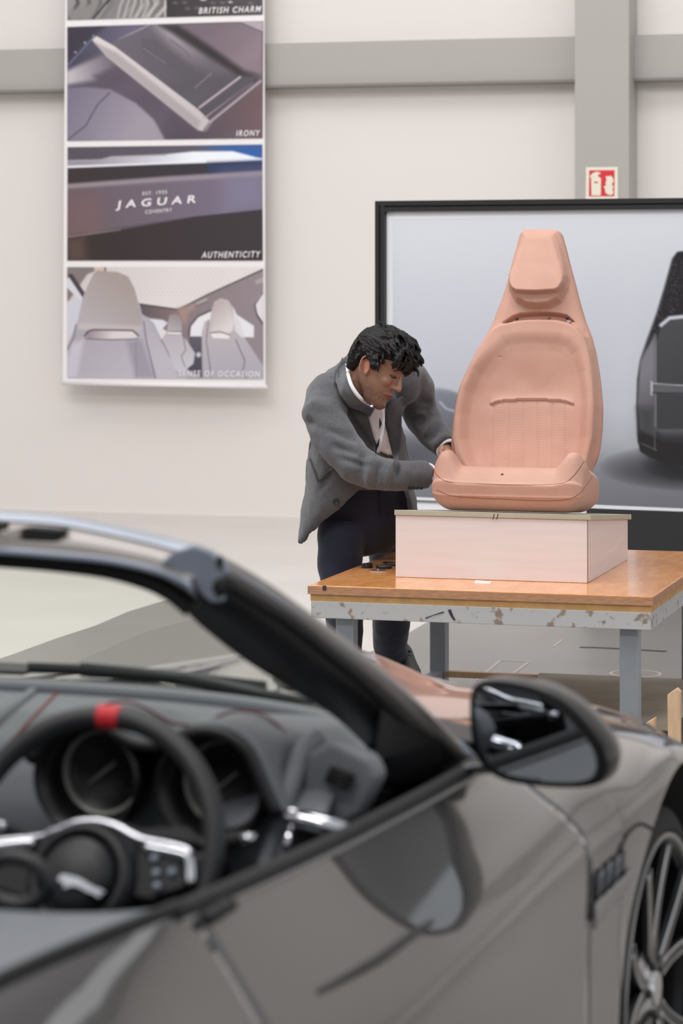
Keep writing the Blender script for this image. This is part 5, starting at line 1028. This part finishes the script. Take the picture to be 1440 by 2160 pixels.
# skirts
def sheet3(rowsA, th): 
    pass
def slab(rows, th):                                           # rows of points front, thickness away from lens
    r2 = [vspline(r, 12) for r in rows]; cols_ = [vspline([r2[i][j] for i in range(len(r2))], 14) for j in range(12)]
    m = M(); R_ = []
    for i in range(14):
        fr_, bk_ = [], []
        for j in range(12):
            a = cols_[min(j+1, 11)][i]-cols_[max(j-1, 0)][i]; b = cols_[j][min(i+1, 13)]-cols_[j][max(i-1, 0)]; n = a.cross(b)
            n = n.normalized() if n.length > 1e-9 else V((0, 1, 0))
            if n.dot(V((0, 1, 0))) < 0: n = -n
            fr_.append(cols_[j][i]-n*th*.5); bk_.append(cols_[j][i]+n*th*.5)
        R_.append(fr_+bk_[::-1])
    m.loft(R_); return m
jk.join(slab([[P(662, 925, 10.10), P(690, 930, 10.00), P(740, 950, 10.00), P(790, 985, 10.04)],
              [P(652, 975, 10.14), P(680, 980, 10.02), P(730, 1000, 10.00), P(780, 1015, 10.03)],
              [P(647, 1030, 10.16), P(672, 1030, 10.04), P(710, 1036, 10.01), P(752, 1036, 10.02)],
              [P(639, 1080, 10.17), P(655, 1080, 10.08), P(685, 1074, 10.03), P(722, 1066, 10.03)],
              [P(635, 1118, 10.17), P(646, 1112, 10.11), P(664, 1102, 10.07), P(690, 1089, 10.06)],
              [P(632, 1149, 10.16), P(635, 1145, 10.14), P(641, 1138, 10.13), P(650, 1125, 10.12)]], .022))
jk.join(slab([[P(658, 930, 10.16), P(662, 935, 10.28), P(700, 940, 10.34)], [P(652, 1000, 10.17), P(658, 1000, 10.30), P(700, 1005, 10.38)], [P(646, 1060, 10.18), P(656, 1060, 10.32), P(720, 1060, 10.42)], [P(641, 1095, 10.19), P(658, 1092, 10.34), P(740, 1090, 10.44)]], .022))
jk.join(slab([[P(826, 900, 10.10), P(840, 905, 10.16), P(852, 915, 10.24)], [P(833, 960, 10.08), P(848, 962, 10.15), P(858, 965, 10.26)], [P(846, 1010, 10.09), P(860, 1012, 10.18), P(866, 1015, 10.28)], [P(860, 1050, 10.10), P(870, 1050, 10.2), P(874, 1052, 10.30)], [P(866, 1088, 10.14), P(875, 1090, 10.22), P(879, 1092, 10.3)]], .014))
jm, jn = organic(jk, .0075, 5, .5)
# folds
def seg(v, a, b):
    d = b-a; t = (v-a).dot(d)/d.length_squared; return t, (v-(a+d*t)).length
creases = []
rc = random.Random(11)
def crease(x0, y0, x1, y1, Y, amp, wid): creases.append((P(x0, y0, Y), P(x1, y1, Y), amp, wid))
for c in ((690, 905, 752, 930, 9.86, -.007, .014), (700, 940, 776, 962, 9.83, -.008, .014), (712, 965, 780, 985, 9.80, -.006, .012), (655, 850, 700, 862, 9.93, .006, .02), (648, 885, 690, 915, 9.92, -.008, .014), (765, 960, 758, 1015, 9.79, -.008, .012), (782, 965, 775, 1030, 9.79, .006, .011), (800, 980, 790, 1030, 9.80, -.008, .011), (822, 975, 812, 1030, 9.81, .005, .011), (842, 978, 836, 1015, 9.83, -.005, .010), (870, 985, 862, 1030, 9.87, -.004, .010),
          (700, 800, 728, 775, 10.0, -.006, .016), (690, 1000, 745, 960, 9.97, -.006, .014), (668, 1040, 700, 1000, 9.99, -.006, .014), (905, 870, 880, 900, 10.23, -.007, .012), (920, 880, 896, 918, 10.2, .006, .011), (930, 895, 905, 930, 10.18, -.007, .011), (940, 915, 918, 940, 10.15, .004, .01), (880, 845, 910, 850, 10.23, -.006, .012), (870, 870, 900, 875, 10.23, .006, .012), (730, 870, 770, 930, 9.98, -.006, .016), (750, 900, 790, 960, 9.98, -.006, .016)):
    crease(*c)
for i, v in enumerate(jm.v):
    w = .004*noise.noise(v*12)+.0025*noise.noise(v*30+V((3, 1, 2)))
    for a, b, amp, wid in creases:
        if abs(v.x-(a.x+b.x)/2) < .14 and abs(v.z-(a.z+b.z)/2) < .14:
            t, d = seg(V((v.x, v.y*.35, v.z)), V((a.x, a.y*.35, a.z)), V((b.x, b.y*.35, b.z)))
            if -.3 < t < 1.3: w += 2.5*amp*math.exp(-(d/wid)**2)*max(0, 1-abs(2*t-1)**3*.6 if abs(2*t-1) < 1.2 else 0)
    jm.v[i] = v+jn[i]*w
jacket = obj('blazer', jm, 'wool', man, normals=False); jb = bvh_of(jm)
def cloth(name, poly, off, m, parent, th=.004, step=6, bvh=None, **k): return obj(name, patch(poly, bvh or jb, off, step), m, parent, solid=th, solid_off=0, **k)
# shirt front showing between the lapels
shirt = cloth('shirt', [(737, 768), (741, 800), (752, 822), (775, 838), (800, 850), (812, 858), (812, 880), (822, 910), (830, 940), (834, 960), (818, 960), (802, 952), (788, 925), (776, 880), (760, 845), (744, 815), (734, 785)], .008, 'shirt', man)
sb_ = None
obj('shirt_placket', M().tube(vspline([P(803, 852, 9.90), P(808, 880, 9.915), P(806, 910, 9.93), P(801, 935, 9.94), P(797, 955, 9.96)], 24), .006, 8, rad2=.003), 'shirt_white', man)
obj('shirt_opening', M().tube(vspline([P(800, 882, 9.905), P(802, 893, 9.905), P(800, 904, 9.91)], 8), [.001, .002, .003, .0045, .0045, .003, .002, .001], 8, rad2=.002), 'liner_black', man)
obj('shirt_opening', M().tube(vspline([P(800, 925, 9.92), P(796, 940, 9.925), P(791, 952, 9.93)], 8), [.001, .002, .003, .004, .004, .003, .002, .001], 8, rad2=.002), 'liner_black', man)
# lapels
cloth('lapel', [(728, 752), (735, 790), (748, 818), (764, 852), (776, 882), (786, 920), (792, 958), (776, 925), (757, 890), (738, 862), (722, 838), (713, 832), (721, 820), (704, 806), (706, 785)], .016, 'wool_dark', man, th=.006)
cloth('lapel', [(812, 862), (826, 846), (848, 836), (862, 850), (852, 862), (846, 880), (846, 920), (840, 975), (836, 1000), (828, 960), (820, 925), (812, 892)], .017, 'wool_dark', man, th=.006)
both_m = M().join(bm_).join(jm); cbv = bvh_of(both_m)
cloth('blazer_collar', [(722, 754), (734, 762), (737, 790), (744, 812), (757, 832), (774, 850), (790, 862), (780, 880), (762, 868), (738, 858), (718, 832), (708, 804), (711, 775)], .018, 'wool', man, th=.006, bvh=cbv)
cp_ = []
for x, y in spline([(731, 768), (734, 790), (741, 813), (753, 832), (768, 847), (784, 857)], 36):
    h_ = cbv.ray_cast(V((0, 0, CAMZ)), V(((x-720)/FPX, 1, -(y-HY)/FPX)).normalized())[0]; cp_.append(V((x, y, h_.y if h_ else 10.0)))
yy_ = np.minimum(np.convolve(np.pad([q.z for q in cp_], 4, 'edge'), np.ones(9)/9, 'valid'), [q.z for q in cp_])
obj('shirt_collar_band', M().tube([P(q.x, q.y, y_-.023) for q, y_ in zip(cp_, yy_)], [.0045+.003*math.sin(PI*i/35) for i in range(36)], 10), 'shirt_white', man)
# pocket welt, buttons, hem details
cloth('pocket_welt', [(651, 968), (655, 966), (673, 1015), (670, 1018)], .006, 'wool_dark', man, th=.003, step=4); cloth('pocket_flap', [(672, 1012), (700, 984), (703, 988), (676, 1016)], .006, 'wool_dark', man, th=.003, step=4)
def button(x, y, r, off=.004, n='button'):
    h = jb.ray_cast(V((0, 0, CAMZ)), V(((x-720)/FPX, 1, -(y-HY)/FPX)).normalized())[0]
    if h: obj(n, M().lathe([(0, .003), (r*.7, .0028), (r*.8, .0045), (r, .004), (r, 0)], h-V((0, off, 0)), V((-.15, -1, .1)), 20), 'satin_black', man)
button(709, 1058, .0115)
for x in (864, 872, 880, 888): button(x, 1030-(x-864)*.02, .006)
# cuffs
def cuff(c0, c1, r): obj('cuff', M().tube([c0, c1], r, 24, rad2=r*1.0), 'shirt_white', man)
def ringcuff(w, d, r):
    d = V(d).normalized(); u = d.orthogonal().normalized(); q = d.cross(u); obj('shirt_cuff', M().tube([w+(u*math.cos(a)+q*math.sin(a))*r for a in np.linspace(0, 2*PI, 36, endpoint=False)], .004, 8, closed=True, rad2=.008), 'shirt_white', man)
ringcuff(P(903, 1001, 9.93), P(945, 985, 10.05)-J['wR'], .040); ringcuff(P(945, 950, 10.175), P(975, 990, 10.02)-J['wL'], .041)
# ---- trousers
tr = M()
tr.tube([P(768, 1010, 10.22), P(772, 1050, 10.23), P(772, 1085, 10.25), P(770, 1105, 10.27)], [.155, .172, .180, .165], 24, up=(1, 0, 0), rad2=[.11, .12, .125, .12], dome=True)
tr.tube([P(724, 1110, 10.2), P(718, 1150, 10.18), P(715, 1210, 10.16), P(724, 1270, 10.14), P(727, 1330, 10.13), P(725, 1400, 10.18), P(722, 1480, 10.24)], [.096, .088, .076, .072, .068, .064, .062], 20, up=(1, 0, 0))
tr.tube([P(818, 1070, 10.38), P(822, 1095, 10.60), P(824, 1140, 10.76), P(824, 1200, 10.82), P(826, 1270, 10.86), P(824, 1320, 10.92), P(822, 1360, 11.0), P(830, 1396, 11.1)], [.105, .092, .088, .084, .080, .074, .068, .064], 20, up=(1, 0, 0))
tm, tn = organic(tr, .008, 5, .5)
for i, v in enumerate(tm.v):
    w = .0035*noise.noise(v*9)+.002*noise.noise(v*24)+.0035*math.sin(v.z*60+v.x*45+3*noise.noise(v*6))*max(0, min(1, (.75-v.z)/.1))*max(0, 1-abs(v.z-.62)/.14)
    tm.v[i] = v+tn[i]*w
tro = obj('trousers', tm, 'navy', man, normals=False); tb = bvh_of(tm)
cloth('fly_seam', [(796, 1035), (801, 1040), (803, 1085), (798, 1082), (798, 1060)], .003, 'liner_black', man, th=.001, step=4, bvh=tb)
# shoes
def shoe(heel, toe, tilt, parent=man):
    heel, toe = V(heel), V(toe); d = toe-heel; Ls = d.length; d.normalize(); u = V((0, 0, 1)); u = (u-d*u.dot(d)).normalized(); s = d.cross(u)
    def ring(t, w, h, b=0): return [heel+d*Ls*t+s*w*math.cos(a)+u*(b+(h*(.5+.5*math.sin(a)))) for a in np.linspace(0, 2*PI, 20, endpoint=False)]
    so = obj('shoe', M().loft([ring(0, .025, .05, .012), ring(.04, .036, .075, .012), ring(.15, .040, .09, .012), ring(.32, .041, .095, .012), ring(.5, .044, .07, .012), ring(.7, .050, .05, .012), ring(.88, .044, .038, .012), ring(.98, .025, .028, .012), ring(1.0, .01, .02, .014)]), 'shoe', parent)
    obj('shoe_sole', M().loft([ring(-.01, .026, .02, -.004), ring(.03, .040, .022, -.006), ring(.25, .042, .022, -.006), ring(.35, .040, .014, .0), ring(.5, .046, .014, -.002), ring(.75, .053, .014, -.002), ring(.92, .044, .014, -.001), ring(1.01, .018, .014, .002)]), 'rubber', so)
    for k in range(4): obj('lace', M().tube([heel+d*Ls*(.42+.06*k)-s*.022+u*(.09-.012*k), heel+d*Ls*(.42+.06*k)+u*(.100-.013*k), heel+d*Ls*(.42+.06*k)+s*.022+u*(.09-.012*k)], .0025, 6), 'rubber', so)
shoe(V((.0, 10.33, .012)), V((.04, 10.05, .010)), 0)
hl_ = P(842, 1398, 11.10); shoe(V((.225, 11.18, .10)), V((.285, 10.93, .012)), 0)
